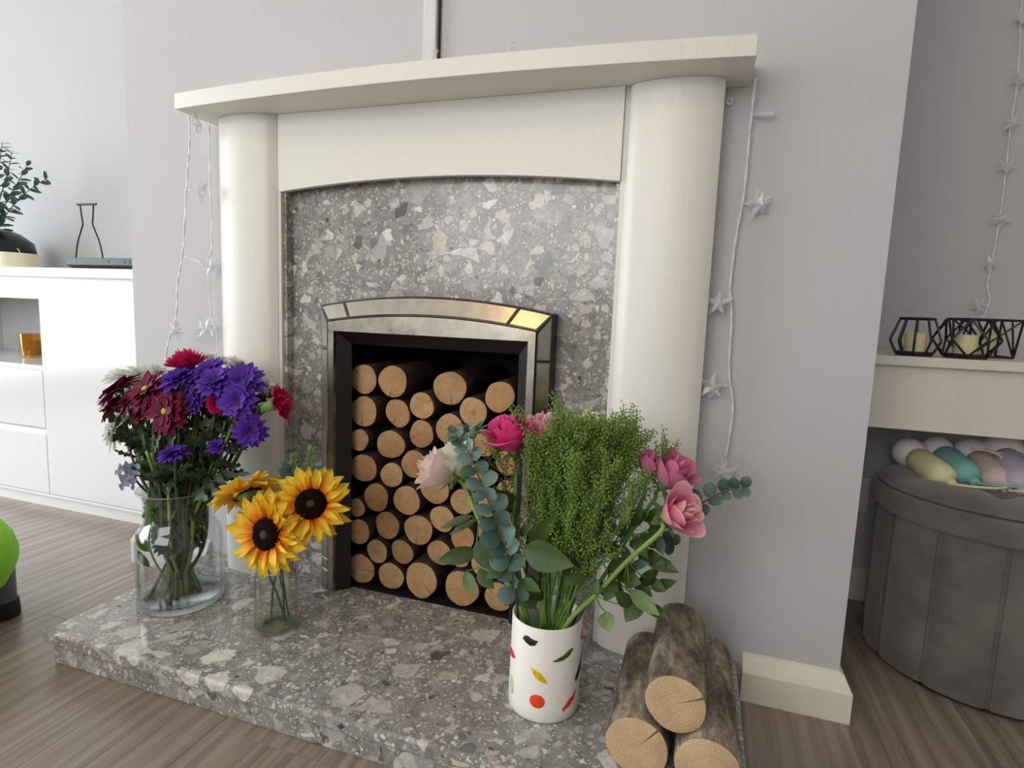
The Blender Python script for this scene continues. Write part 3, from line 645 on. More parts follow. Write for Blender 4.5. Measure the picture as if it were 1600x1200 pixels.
obj('screw_head', MB().prism([(0.5035 + .0016 * math.cos(a * math.pi / 5), 1.006 + .0016 * math.sin(a * math.pi / 5)) for a in range(10)], 'y', -0.0046, -0.0041), 'grey_plastic', su)

# ------------------------------------------------------------------ fireplace frame
fr = thing('fireplace_frame', 'arched steel fireplace frame with sloping mirror tiles and black lining', 'fireplace frame', (0, -.03, HZ))
OX, BX, NX = 0.2400, 0.2145, 0.1990         # outer edge, band edge, opening edge
YO, YB = -0.045, -0.058
Z0 = HZ + 0.0006
def zo(x): return 0.6785 - 0.0235 * (x / OX) ** 2    # outer arch
def zb(x): return 0.6410 - 0.0175 * (x / BX) ** 2    # band arch
ZN = 0.6045
def loop(xh, zf, nn=14): return [(-xh, Z0)] + [(xh * (2 * i / nn - 1), zf(xh * (2 * i / nn - 1))) for i in range(nn + 1)] + [(xh, Z0)]
def ring(la, ya, lb, yb, m):
    # strip between two open loops (left foot, over the top, right foot)
    A = [(q[0], ya, q[1]) for q in la]; B = [(q[0], yb, q[1]) for q in lb]; nn = len(A)
    m.add(A + B, [(i, i + 1, nn + i + 1, nn + i) for i in range(nn - 1)])
lo_, lb_, ln_ = loop(OX, zo), loop(BX, zb), loop(NX, lambda x: ZN)
m = MB(); ring(lo_, YP - e, lo_, YO, m); ring(lo_, YO, lb_, YB + .0005, m); ring(lo_, YP - e, loop(NX, lambda x: ZN), YP - e, m)
obj('backing', m, 'black_edge', fr, fix=False)
m = MB(); b1 = loop(BX - .0012, lambda x: zb(x) - .0012)
ring(lb_, YB + .003, b1, YB - .0025, m); ring(b1, YB - .0025, loop(NX + .0012, lambda x: ZN + .0012), YB - .0035, m)
ring(loop(NX + .0012, lambda x: ZN + .0012), YB - .0035, ln_, YB + .004, m)
obj('steel_band', m, 'brushed_steel', fr, smooth=True)
IX, IZ = 0.1765, 0.5800
li = loop(IX, lambda x: IZ); m = MB(); ring(ln_, YB + .004, li, -0.034, m); ring(li, -0.034, loop(IX + .002, lambda x: IZ + .002), -0.028, m)
ring(loop(IX + .002, lambda x: IZ + .002), -0.028, loop(0.2035, lambda x: 0.62), -0.026, m)
obj('black_lining', m, 'black_iron', fr)
m = MB()
for b_ in ((-0.2055, -0.2035, -0.026, 0.255, Z0, 0.62), (0.2035, 0.2055, -0.026, 0.255, Z0, 0.62), (-0.2055, 0.2055, 0.255, 0.258, Z0, 0.62), (-0.2055, 0.2055, -0.026, 0.258, 0.62, 0.623), (-0.2035, 0.2035, -0.026, 0.255, Z0, Z0 + .001)): m.box(*b_)
obj('firebox', m, 'firebox_black', fr)
def lerp3(a, b, u): return tuple(a[i] + (b[i] - a[i]) * u for i in range(3))
def tile(quadsA, quadsB):
    # quadsA: outer edge points, quadsB: inner edge points (same count); a slab standing proud of the backing, with bevelled rim
    nrm = Vector((0, -1, 0)); m = MB(); nn = len(quadsA)
    ins = [lerp3(quadsA[i], quadsB[i], 0.08) for i in range(nn)], [lerp3(quadsA[i], quadsB[i], 0.92) for i in range(nn)]
    def sh(q, d): return (q[0], q[1] - d, q[2])
    def endpull(row):
        r = list(row); k = 0.0022
        for a, b in ((0, 1), (nn - 1, nn - 2)):
            d = (Vector(r[b]) - Vector(r[a])); d = d.normalized() * k; r[a] = tuple(Vector(r[a]) + d)
        return r
    T0, T1 = endpull([sh(q, 0.0026) for q in ins[0]]), endpull([sh(q, 0.0026) for q in ins[1]])
    B0, B1 = [sh(q, 0.0003) for q in quadsA], [sh(q, 0.0003) for q in quadsB]
    m.add(T0 + T1, [(i, i + 1, nn + i + 1, nn + i) for i in range(nn - 1)])
    m.grid([B0, T0]); m.grid([B1, T1]); m.grid([[B0[0], B1[0]], [T0[0], T1[0]]]); m.grid([[B0[-1], B1[-1]], [T0[-1], T1[-1]]])
    obj('tile', m, 'tile_steel', fr)
def edge(u, z=None):
    return None
def top_pts(xa, xb, nn):
    A, B = [], []
    for i in range(nn + 1):
        x_ = xa + (xb - xa) * i / nn; xi = x_ * BX / OX
        A.append((x_, YO, zo(x_) - .0015)); B.append((xi, YB + .0008, zb(xi) + .0015))
    return A, B
G = 0.0016
for xa, xb, nn in ((-OX + G, -0.186 - G, 3), (-0.186 + G, 0.178 - G, 12), (0.178 + G, OX - G, 3)): tile(*top_pts(xa, xb, nn))
for s in (-1, 1):
    zt_o, zt_b = zo(OX) - .004, zb(BX) - .004
    for za, zbt, top_ in ((0.572, None, True), (0.1335, 0.569, False), (0.1085, 0.1305, False), (0.0645, 0.1055, False)):
        A = [(s * (OX - .0015), YO, za), (s * (OX - .0015), YO, zt_o if top_ else zbt)]
        B = [(s * (BX + .0015), YB + .0008, za), (s * (BX + .0015), YB + .0008, zt_b if top_ else zbt)]
        tile(A, B)

# ------------------------------------------------------------------ firewood
def log_mesh(x, z, r, y0, y1, seed, nn=20, oval=0.06, wob=0.035):
    rnd = random.Random(seed); ph = [rnd.uniform(0, 6.28) for _ in range(4)]; ov = rnd.uniform(-oval, oval)
    def rad(a, y):
        return r * (1 - wob - abs(ov) + ov * math.cos(2 * a + ph[0]) + wob * 0.6 * math.sin(3 * a + ph[1] + y * 6) + wob * 0.4 * math.sin(5 * a + ph[2] - y * 9))
    ys = [y0, y0 + .002] + [y0 + (y1 - y0) * i / 5 for i in range(1, 6)]
    b = MB(); rows = []
    for y in ys:
        rows.append([(x + rad(2 * math.pi * k / nn, y) * (0.975 if y == y0 else 1) * math.cos(2 * math.pi * k / nn), y, z + rad(2 * math.pi * k / nn, y) * (0.975 if y == y0 else 1) * math.sin(2 * math.pi * k / nn)) for k in range(nn)])
    b.grid(rows, close=True); b.add(rows[-1], [tuple(range(nn))])
    c = MB(); front = [[(x + (q[0] - x) * f_, y0 - .0004 - d_, z + (q[2] - z) * f_) for q in rows[0]] for f_, d_ in ((1.0, -.0004), (0.965, 0), (0.6, .0004), (0.25, .0006), (0.01, .0006))]
    c.grid(front, close=True)
    return b, c
LBL = 'round sawn log in the middle of the wood stack filling the fireplace'
for i, (x, z, r) in enumerate(LOGS):
    rnd = random.Random(i); y0 = -0.0165 + rnd.uniform(-.004, .012)
    b, c = log_mesh(x, z, r, y0, 0.23, i)
    lab = LBL if 0.11 < z < 0.47 else ('round sawn log in the bottom row of the wood stack filling the fireplace' if z < 0.2 else 'round sawn log along the top of the wood stack filling the fireplace')
    o = tag(obj('firewood_log', b, 'bark_dark', None, (x, y0, z), smooth=True), lab, 'log', 'logs stacked in the fireplace')
    obj('cut_face', c, 'log_end', o, (x, y0, z), smooth=True)
for nm, x, z, r, y0, y1 in (('nearest the patterned vase', 0.449, 0.1045, 0.0425, -0.330, -0.115), ('next to the skirting board', 0.536, 0.1040, 0.0420, -0.335, -0.085), ('lying on top of two others', 0.4925, 0.1735, 0.0400, -0.327, -0.130)):
    b, c = log_mesh(x, z, r, y0, y1, hash(len(nm)) % 97, 28, 0.03, 0.02)
    o = tag(obj('firewood_log', b, 'bark_grey', None, (x, y0, z), smooth=True), 'grey-brown barked log ' + nm + ' at the hearth edge', 'log', 'three logs piled at the hearth edge')
    obj('cut_face', c, 'log_end_pale', o, (x, y0, z), smooth=True)

# ------------------------------------------------------------------ ceiling lamp (lit, reflected in the frame's corner tile)
lp = thing('pendant_lamp_offscreen', 'warm glowing globe pendant lamp hanging from the ceiling', 'lamp', (-0.25, -2.0, RZ))
obj('ceiling_rose', MB().lathe([(0.001, RZ - .03), (0.04, RZ - .028), (0.05, RZ - .001), (0.001, RZ - .001)], (-0.25, -2.0), 24), 'gloss_white', lp, smooth=True)
obj('flex', MB().tube([(-0.25, -2.0, RZ - .03), (-0.25, -2.0, 2.20)], 0.004), 'rubber_black', lp)
obj('globe_offscreen', MB().ball((-0.25, -2.0, 2.05), 0.15, 24, 14), 'lamp_glow', lp, smooth=True)

# ------------------------------------------------------------------ white sideboard in the alcove
sb = thing('sideboard', 'glossy white sideboard with an open niche, a wide door and a drawer', 'sideboard', (-1.45, .33, 0))
XL_, XR_, YF, YBk = -2.10, -0.822, 0.16, 0.495
def sbx(nm, *b, mat='gloss_white', bev=0.0015, parent=None): return obj(nm, MB().box(*b), mat, parent or sb, bevel=bev)
sbx('top', XL_, XR_, YF - .006, YBk, 0.7050, 0.732)
sbx('top_groove', XL_ + .01, XR_ - .01, YF + .02, YBk, 0.682, 0.7048, mat='gloss_white', bev=0)
sbx('plinth', XL_ + .01, XR_ - .005, YF + .012, YBk, 0.0, 0.0345, mat='gloss_white', bev=0)
sbx('base_board', XL_, XR_, YF + .002, YBk, 0.0347, 0.0440)
d = sbx('door', -1.3765, XR_, YF, YF + .018, 0.0462, 0.6815)
sbx('carcass', -1.372, XR_ + .0, YF + .0185, YBk, 0.0442, 0.6818, mat='gloss_white', bev=0)
sbx('niche_rail', XL_, -1.3780, YF + .003, YBk, 0.6400, 0.6640)
sbx('niche_cover', XL_, -1.3780, YF + .010, YBk, 0.6642, 0.6818, mat='gloss_white', bev=0)
sbx('niche_back', XL_ + .02, -1.3780, YBk - .02, YBk, 0.4425, 0.6398, mat='gloss_white', bev=0)
sbx('niche_side', XL_, XL_ + .019, YF + .002, YBk, 0.4425, 0.6398)
sbx('niche_side', -1.3778, -1.3722, YF + .002, YBk, 0.4425, 0.6398)
sbx('niche_floor', XL_, -1.3780, YF + .002, YBk, 0.4280, 0.4423)
sbx('front_panel', XL_, -1.3785, YF, YF + .018, 0.2520, 0.4278)
dr = sbx('drawer', XL_, -1.3785, YF, YF + .018, 0.0462, 0.2310)
obj('finger_pull', MB().prism([(YF + .0005, 0.2312), (YF + .018, 0.2312), (YF + .018, 0.2515), (YF + .014, 0.2515)], 'x', XL_, -1.3785), 'gloss_white', dr)
sbx('carcass', XL_, -1.3785, YF + .0185, YBk, 0.0442, 0.4278, mat='gloss_white', bev=0)

TP = 0.7322
ro = thing('router', 'flat dark grey router box with small icons on its front', 'router', (-1.12, .24, TP))
obj('case', MB().prism([(.205, TP + .0002), (.30, TP + .0002), (.30, TP + .0315), (.1825, TP + .0315), (.1825, TP + .011)], 'x', -1.288, -0.965), 'router_grey', ro, bevel=0.0015)
for ix, rr in ((-1.250, .004), (-1.120, .005), (-1.060, .0058), (-1.040, .0058), (-1.018, .0058)):
    m = MB().prism([(ix + rr * math.cos(a * math.pi / 7), TP + .0215 + rr * math.sin(a * math.pi / 7)) for a in range(14)], 'y', 0.1818, 0.1824)
    obj('front_icon', m, 'router_print' if ix < -1.2 else 'router_dark', ro)

wv = thing('wire_vase', 'black wire outline of a bottle standing behind the router', 'vase', (-1.437, .36, TP))
c0 = Vector((-1.437, .36, 0))
ringp = lambda r, z, n=28: [(c0.x + r * math.cos(2 * math.pi * k / n), c0.y + r * math.sin(2 * math.pi * k / n), z) for k in range(n + 1)]
obj('top_bar', MB().tube([(c0.x - .043, .36, .950), (c0.x + .043, .36, .950)], .0034, 8), 'wire_black', wv, smooth=True)
obj('base_ring', MB().tube(ringp(.062, TP + .0026), .0024), 'wire_black', wv, smooth=True)
for s in (-1, 1):
    pts = spline([(c0.x + s * .030, .36, .950), (c0.x + s * .026, .36, .915), (c0.x + s * .022, .36, .890), (c0.x + s * .028, .36, .874), (c0.x + s * .048, .36, .832), (c0.x + s * .060, .36, .785), (c0.x + s * .062, .36, TP + .003)], 5)
    obj('side_wire', MB().tube(pts, .0024), 'wire_black', wv, smooth=True)

cd = thing('candle', 'ivory textured pillar candle with a bare wick on the sideboard', 'candle', (-1.635, .27, TP))
m = MB(); rows = []
for j in range(7):
    z = TP + .0003 + .050 * j / 6
    rows.append([(-1.635 + (.062 + .0025 * math.sin(k * 2.3 + j * 1.9) + .0015 * math.sin(k * 5.1)) * math.cos(2 * math.pi * k / 32), .27 + (.062 + .0025 * math.sin(k * 2.3 + j * 1.9)) * math.sin(2 * math.pi * k / 32), z) for k in range(32)])
m.grid(rows, close=True); m.add(rows[-1], [tuple(range(32))]); m.add(rows[0], [tuple(range(32))])
obj('wax', m, 'candle_ivory', cd, smooth=True)
obj('wick', MB().tube([(-1.62, .27, TP + .05), (-1.622, .27, TP + .058), (-1.632, .27, TP + .066)], .0012), 'candle_cream', cd)

gh = thing('glass_candle', 'small amber glass candle standing in the sideboard niche', 'candle', (-1.655, .31, .4425))
obj('glass_jar', MB().lathe([(.001, .4430), (.030, .4430), (.034, .522), (.031, .522), (.027, .449), (.001, .449)], (-1.655, .31), 28), 'amber_glass', gh, smooth=True)
obj('wax', MB().lathe([(.001, .4494), (.0262, .4494), (.0290, .500), (.001, .500)], (-1.655, .31), 24), 'motif_yellow', gh, smooth=True)

pv = thing('black_vase', 'rounded glossy black vase holding eucalyptus on the sideboard', 'vase', (-1.865, .34, TP))
obj('body', MB().lathe([(.001, TP + .0004), (.055, TP + .0004), (.095, TP + .022), (.118, TP + .062), (.110, TP + .100), (.075, TP + .128), (.045, TP + .140), (.040, TP + .140), (.040, TP + .120), (.070, TP + .105), (.070, TP + .03), (.001, TP + .02)], (-1.865, .34), 40), 'ceramic_black', pv, smooth='all')

def leaf_mb(base, tip, width, normal=(0, -1, 0.4), fold=0.18, curl=0.15, kind='point', nl=6):
    b, t_ = Vector(base), Vector(tip); d = t_ - b; L = d.length; d.normalize()
    nv = Vector(normal); nv = nv - d * nv.dot(d); nv = nv.normalized() if nv.length > 1e-4 else d.orthogonal().normalized()
    s = d.cross(nv); rows = []; ts = []
    for i in range(nl + 1):
        u = i / nl
        if kind == 'round': w = math.sqrt(max(0, 1 - (2 * (u * .98 + .01) - 1) ** 2))
        elif kind == 'lobed': w = (math.sin(math.pi * min(1, u * .96 + .03)) ** .7) * (0.62 + 0.38 * math.cos(u * 20))
        else: w = math.sin(math.pi * (u * .985 + .008) ** .8) ** .9
        w *= width / 2; cen = b + d * (L * u) - nv * (curl * L * (u - .5) ** 2) + nv * curl * L * .25
        rows.append([cen + s * (w * q) + nv * (fold * w * abs(q)) for q in (-1, -.5, 0, .5, 1)]); ts.append(u * .99 + .01)
    return MB().grid(rows, ts)
def leaf(name, parent, mat, *a, **k):
    return obj(name, leaf_mb(*a, **k), mat, parent, smooth='all', fix=False)

for i, st in enumerate(PLANT_STEMS):
    P = spline(st, 8)
    t_ = thing('eucalyptus_sprig', 'green eucalyptus sprig rising from the black vase', 'plant', st[0], 'eucalyptus sprigs in the black vase')
    obj('stem', MB().tube(P, [.0022 - .0014 * k / len(P) for k in range(len(P))], 5), 'stem_dark', t_)
    rnd = random.Random(40 + i); nP = len(P)
    for k in range(3, nP, 2):
        q = P[k]; d = (P[k] - P[k - 1]).normalized(); f_ = 1 - .6 * k / nP
        side = d.cross(Vector((0, -1, 0))).normalized()
        rot = rnd.uniform(0, 3.14)
        ax = side * math.cos(rot) + d.cross(side) * math.sin(rot)
        for s in (-1, 1):
            L = .040 * f_ + .008
            leaf('leaf', t_, 'leaf_euc_dark', q, q + (ax * s + d * .45).normalized() * L, L * .5, normal=d, curl=.12, kind='round', nl=4)

# ------------------------------------------------------------------ lime stool
CX, CY = -0.893, -0.460
st = thing('low_stool', 'low round stool with lime green padded cover and grey legs', 'stool', (CX, CY, 0))
m = MB(); rows = []
prof = [(.001, .2085), (.10, .2090), (.165, .2060), (.190, .196), (.203, .175), (.207, .150), (.205, .125), (.198, .104), (.188, .096), (.180, .098), (.001, .100)]
for r, z in prof:
    rows.append([(CX + r * (1 + (.012 * math.sin(k * 1.7) if .09 < z < .16 else 0)) * math.cos(2 * math.pi * k / 48), CY + r * (1 + (.012 * math.sin(k * 1.7) if .09 < z < .16 else 0)) * math.sin(2 * math.pi * k / 48), z) for k in range(48)])
m.grid(rows, close=True); obj('cover', m, 'lime_fabric', st, smooth='all')
for a in (1.15, 2.72, 4.29, 5.86):
    lx, ly = CX + .178 * math.cos(a), CY + .178 * math.sin(a)
    lg = obj('leg', MB().lathe([(.001, .034), (.024, .034), (.024, .0995), (.001, .0995)], (lx, ly), 20), 'grey_tube', st, smooth=True)
    obj('rubber_foot', MB().lathe([(.001, .0003), (.028, .0003), (.029, .006), (.027, .0338), (.001, .0338)], (lx, ly), 20), 'rubber_black', lg, smooth=True)

# ------------------------------------------------------------------ shelf in the other alcove, lanterns
sh = thing('floating_shelf', 'cream boxed wall shelf fitted across the alcove above the ottoman', 'shelf', (1.35, .36, .462))
obj('board', MB().box(CR + .002, RX1 - .001, .208, RY1 - .0005, .5855, .603), 'shelf_cream', sh, bevel=.0015)
obj('apron', MB().box(CR + .002, RX1 - .001, .224, .242, .4635, .5853), 'shelf_cream', sh, bevel=.001)
SZ = .6032
def lantern(lx, ly, n, rt, rm, rb, zt, zm, label, diag=False, spin=0.0):
    t_ = thing('wire_lantern', label, 'lantern', (lx, ly, SZ), 'black wire candle lanterns on the shelf')
    R = lambda r, z, o_=0: [Vector((lx + r * math.cos(2 * math.pi * (k + o_) / n + spin), ly + r * math.sin(2 * math.pi * (k + o_) / n + spin), z)) for k in range(n)]
    T, M_, B_ = R(rt, zt), R(rm, zm, .5 if diag else 0), R(rb, SZ + .004)
    w = .0021
    def bar(nm, a, b): obj(nm, MB().tube([a, b], w, 5), 'wire_black', t_)
    obj('top_rim', MB().tube(T + [T[0]], w * 1.2, 5), 'wire_black', t_)
    obj('base_plate', MB().prism([(q.x, q.y) for q in B_], 'z', SZ + .0003, SZ + .008), 'wire_black', t_)
    for k in range(n):
        bar('upper_bar', T[k], M_[k]); bar('lower_bar', M_[k], B_[k])
        if diag: bar('upper_bar', T[(k + 1) % n], M_[k]); bar('lower_bar', M_[k], B_[(k + 1) % n])
    return t_
lantern(0.882, 0.268, 10, .029, .043, .031, .674, .632, 'small black wire lantern with upright bars, beside the chimney corner')
lantern(0.965, 0.270, 6, .037, .053, .037, .676, .638, 'black wire lantern with criss-cross diamond bars around its candle', True, .3)
t_ = thing('wire_lantern', 'square black wire lantern with slanting bars behind the criss-cross one', 'lantern', (1.028, .36, SZ), 'black wire candle lanterns on the shelf')
sq = [(-.042, -.042), (.042, -.042), (.042, .042), (-.042, .042)]
Bq = [Vector((1.028 + a * .86, .36 + b * .86, SZ + .003)) for a, b in sq]; Tq = [Vector((1.028 + a, .36 + b, .678)) for a, b in sq]
obj('base_rim', MB().tube(Bq + [Bq[0]], .0022, 5), 'wire_black', t_); obj('top_rim', MB().tube(Tq + [Tq[0]], .0024, 5), 'wire_black', t_)
for k in range(4):
    obj('corner_bar', MB().tube([Bq[k], Tq[k]], .0022, 5), 'wire_black', t_)
    obj('slant_bar', MB().tube([Bq[k], Tq[(k + 1) % 4]], .0019, 5), 'wire_black', t_)
    obj('slant_bar', MB().tube([Bq[k], (Tq[k] + Tq[(k + 1) % 4]) / 2], .0019, 5), 'wire_black', t_)
for lx, ly, r, zb_, lab in ((0.882, 0.268, .0175, .0085, 'small black wire lantern with upright bars'), (0.965, 0.270, .0185, .0085, 'criss-cross black wire lantern'), (1.028, .36, .018, .0003, 'square black wire lantern')):
    c_ = thing('pillar_candle', 'cream pillar candle inside the ' + lab, 'candle', (lx, ly, SZ + zb_), 'cream candles in the lanterns')
    obj('wax', MB().lathe([(.001, SZ + zb_), (r, SZ + zb_), (r, SZ + .043), (r - .002, SZ + .0445), (.001, SZ + .042)], (lx, ly), 22), 'candle_cream', c_, smooth=True)
    obj('wick', MB().tube([(lx, ly, SZ + .042), (lx + .001, ly, SZ + .050)], .0008, 5), 'wire_black', c_)

# ------------------------------------------------------------------ ottoman
ox, oy, orr = 1.047, 0.276, 0.188
ot = thing('round_ottoman', 'round grey velvet storage ottoman with tufted lid under the shelf', 'ottoman', (ox, oy, 0))
obj('foot_ring', MB().lathe([(.001, .0002), (orr - .012, .0002), (orr - .012, .008), (.001, .008)], (ox, oy), 40), 'rubber_black', ot)
NP = 12
for k in range(NP):
    a0, a1 = 2 * math.pi * (k + .04) / NP + .28, 2 * math.pi * (k + .96) / NP + .28; rows = []
    for j in range(9):
        z = .0085 + (.2995 - .0085) * j / 8; row = []
        for i in range(9):
            u = i / 8; bul = .006 * (1 - (2 * u - 1) ** 4) * (1 - (2 * j / 8 - 1) ** 8 * .6)
            a = a0 + (a1 - a0) * u; row.append((ox + (orr - .005 + bul) * math.cos(a), oy + (orr - .005 + bul) * math.sin(a), z))
        rows.append(row)
    obj('side_panel', MB().grid(rows), 'grey_velvet', ot, smooth='all')
obj('inner_wall', MB().lathe([(orr - .008, .0085), (orr - .008, .2995)], (ox, oy), 48), 'grey_velvet', ot)
lid = obj('lid', MB().lathe([(.001, .300), (orr + .002, .300), (orr + .006, .304), (orr + .006, .340), (orr + .002, .344), (.001, .344)], (ox, oy), 56), 'grey_velvet', ot, smooth=True)
btn = [(ox, oy)] + [(ox + .105 * math.cos(2 * math.pi * k / 6 + .2), oy + .105 * math.sin(2 * math.pi * k / 6 + .2)) for k in range(6)]
m = MB(); rows = []; NR, NA = 26, 72
def seg(px_, py_, a, b):
    ax, ay = a; bx, by = b; vx, vy = bx - ax, by - ay; L2 = vx * vx + vy * vy
    u = max(0, min(1, ((px_ - ax) * vx + (py_ - ay) * vy) / L2)); return math.hypot(px_ - ax - vx * u, py_ - ay - vy * u)
edges = [(btn[0], btn[k]) for k in range(1, 7)] + [(btn[k], btn[k % 6 + 1]) for k in range(1, 7)] + [(btn[k], (ox + (btn[k][0] - ox) * 1.85, oy + (btn[k][1] - oy) * 1.85)) for k in range(1, 7)]
for j in range(NR + 1):
    r = (orr + .002) * j / NR; row = []
    for k in range(NA):
        a = 2 * math.pi * k / NA; X, Y = ox + r * math.cos(a), oy + r * math.sin(a)
        z = .3442 + .030 * (1 - (r / (orr + .003)) ** 6) ** .5
        db = min(math.hypot(X - p_[0], Y - p_[1]) for p_ in btn); ds = min(seg(X, Y, p_, q_) for p_, q_ in edges)
        f_ = (1 - (r / (orr + .003)) ** 4)
        z -= f_ * (.016 * math.exp(-(db / .018) ** 2) + .007 * math.exp(-(ds / .008) ** 2))
        row.append((X, Y, z))
    rows.append(row)
m.grid(rows, close=True); obj('tufted_cushion', m, 'grey_velvet', lid, smooth='all')
for bx, by in btn: obj('button', MB().ball((bx, by, .3585 if (bx, by) == btn[0] else .3565), .0075, 12, 6, (1, 1, .5)), 'grey_velvet', lid, smooth='all')

# pull-cord lamps lying on the ottoman: white globe, bottle-shaped silicone holder, cord
for (ball_, end_, r), nm in zip(BULBS, ('yellow', 'teal', 'pink', 'lilac')):
    A, B = Vector(ball_), Vector(end_); B.z = max(B.z, .3735); d = (B - A).normalized(); Ln = (B - A).length
    t_ = thing('hanging_bulb', 'white globe bulb with a pale ' + nm + ' silicone holder and cord on the ottoman', 'light bulb', ball_, 'globe bulbs on the ottoman')
    obj('globe', MB().ball(A, r, 24, 14), 'pull_white', t_, smooth='all')
    rb = .0255; pr_ = [(.60, .20), (.86, .22), (.97, .28), (1.0, .36), (1.0, .72), (.93, .80), (.70, .855), (.42, .885), (.33, .91), (.32, .985), (.30, 1.0)]
    rows = []; M4 = frame(d, A)
    m = MB().lathe([(rb * a, Ln * h_) for a, h_ in pr_] + [(.001, Ln)], (0, 0), 24); m.xf(M4)
    obj('holder', m, 'silicone_' + nm, t_, smooth='all')
    e0 = B; s_ = Vector((1, .15, 0))
    if nm in ('yellow', 'teal'):
        pts = [e0, e0 + Vector((.030, -.018, .004)), e0 + Vector((.070, -.012, .006)), e0 + Vector((.098, .030, .010)), e0 + Vector((.100, .075, .044)), e0 + Vector((.085, .105, .052))]
    else:
        pts = [e0, e0 + Vector((.025, -.014, .004)), e0 + Vector((.05, -.004, .006)), e0 + Vector((.055, .04, .012)), e0 + Vector((.03, .085, .046)), e0 + Vector((-.02, .11, .052))]
    obj('cord', MB().tube(spline(pts, 8), .0026, 6), 'silicone_' + nm, t_, smooth='all')

so = thing('wall_socket', 'white wall socket low on the alcove wall behind the ottoman', 'socket', (.862, RY1, .27))
obj('plate', MB().box(.828, .896, RY1 - .008, RY1 - .0003, .215, .300), 'screw_white', so, bevel=.002)
obj('switch', MB().box(.868, .882, RY1 - .011, RY1 - .0082, .262, .286), 'screw_white', so, bevel=.001)

# ------------------------------------------------------------------ vases on the hearth
VA = (-0.4587, -0.196); VB = (-0.2175, -0.2089); VM = (0.2990, -0.2283)
va = thing('glass_vase', 'large clear glass vase with a flared rim, half full of water', 'vase', (VA[0], VA[1], HZ))
o_ = [(.001, .0004), (.0735, .0004), (.0765, .004), (.0768, .02), (.0766, .128), (.0745, .142), (.0670, .155), (.0595, .168), (.0570, .185), (.0575, .205), (.0640, .219), (.0718, .2275)]
i_ = [(.0712, .2290), (.0625, .2215), (.0552, .206), (.0546, .185), (.0570, .1675), (.0645, .154), (.0720, .141), (.0742, .127), (.0744, .02), (.0725, .0115), (.001, .0105)]
obj('glass', MB().lathe([(r, HZ + z) for r, z in o_ + i_], VA, 64), 'clear_glass', va, smooth='all')
obj('base_rim', MB().lathe([(.0600, HZ + .0002), (.0740, HZ + .0002), (.0772, HZ + .0035), (.0772, HZ + .0085), (.0600, HZ + .0085), (.0600, HZ + .0002)], VA, 64), 'glass_rim', va, smooth=True)
obj('lip', MB().tube([(VA[0] + .0716 * math.cos(2 * math.pi * k / 56), VA[1] + .0716 * math.sin(2 * math.pi * k / 56), HZ + .2285) for k in range(57)], .0013, 6, False), 'glass_rim', va, smooth='all')
obj('water', MB().lathe([(.001, HZ + .0108), (.0722, HZ + .0118), (.0740, HZ + .0203), (.0740, HZ + .056), (.001, HZ + .056)], VA, 56), 'water', va, smooth=True)
vb = thing('glass_jar', 'small clear straight glass jar holding sunflowers', 'vase', (VB[0], VB[1], HZ))
o_ = [(.001, .0004), (.036, .0004), (.0384, .003), (.0382, .096), (.0365, .106), (.0335, .112), (.0335, .120)]
i_ = [(.0318, .120), (.0318, .1115), (.0345, .105), (.0362, .095), (.0364, .012), (.034, .008), (.001, .0075)]
obj('glass', MB().lathe([(r, HZ + z) for r, z in o_ + i_], VB, 48), 'green_glass', vb, smooth='all')
obj('base_rim', MB().lathe([(.020, HZ + .0002), (.036, HZ + .0002), (.0388, HZ + .003), (.0388, HZ + .0085), (.020, HZ + .0085), (.020, HZ + .0002)], VB, 48), 'jar_base', vb, smooth=True)
obj('lip', MB().tube([(VB[0] + .0328 * math.cos(2 * math.pi * k / 40), VB[1] + .0328 * math.sin(2 * math.pi * k / 40), HZ + .1202) for k in range(41)], .0010, 6, False), 'glass_rim', vb, smooth='all')
vm = thing('patterned_vase', 'white ceramic vase with small coloured raised motifs', 'vase', (VM[0], VM[1], HZ))
o_ = [(.001, .0004), (.0520, .0004), (.0541, .003), (.0543, .02), (.0530, .1440), (.0520, .1455), (.0500, .1440)]
i_ = [(.0498, .02), (.047, .008), (.001, .007)]
obj('body', MB().lathe([(r, HZ + z) for r, z in o_ + i_], VM, 64), 'ceramic_white', vm, smooth='all')
dv = Vector((.189, -.805)).normalized(); rv = Vector((.805, .189)).normalized()
def motif(nm, th, zc, poly, mat):
    n = len(poly); m = MB(); cx_ = sum(q[0] for q in poly) / n; cy_ = sum(q[1] for q in poly) / n
    def P(q, out):
        a = math.radians(th) + q[0] / .0538; R = .0539 - (zc - HZ) * .009 + out
        return (VM[0] + R * (math.cos(a) * dv.x + math.sin(a) * rv.x), VM[1] + R * (math.cos(a) * dv.y + math.sin(a) * rv.y), zc + q[1])
    rows = [[P(q, -.0003) for q in poly], [P(q, .0008) for q in poly], [P((cx_ + (q[0] - cx_) * .75, cy_ + (q[1] - cy_) * .75), .0016) for q in poly], [P((cx_ + (q[0] - cx_) * .02, cy_ + (q[1] - cy_) * .02), .0018) for q in poly]]
    m.grid(rows, close=True); obj(nm, m, mat, vm, smooth=True)
mm = .001
motif('black_motif', -26, .186, [(a * mm, b * mm) for a, b in ((-13, -1), (-10, 5), (-4, 7), (4, 4), (13, 3), (8, -5), (1, -7), (-6, -5))], 'motif_black')
motif('green_leaf_motif', 31, .166, [(a * mm, b * mm) for a, b in ((-19, -6), (-12, -7), (-2, -6), (8, -2), (14, 4), (16, 9), (8, 8), (-2, 2), (-12, -2))], 'motif_green')
motif('yellow_motif', -8.5, .137, [(a * mm, b * mm) for a, b in ((-14, 11), (-6, 8), (3, 4), (9, -3), (14, -11), (6, -10), (-3, -6), (-9, 1))], 'motif_yellow')
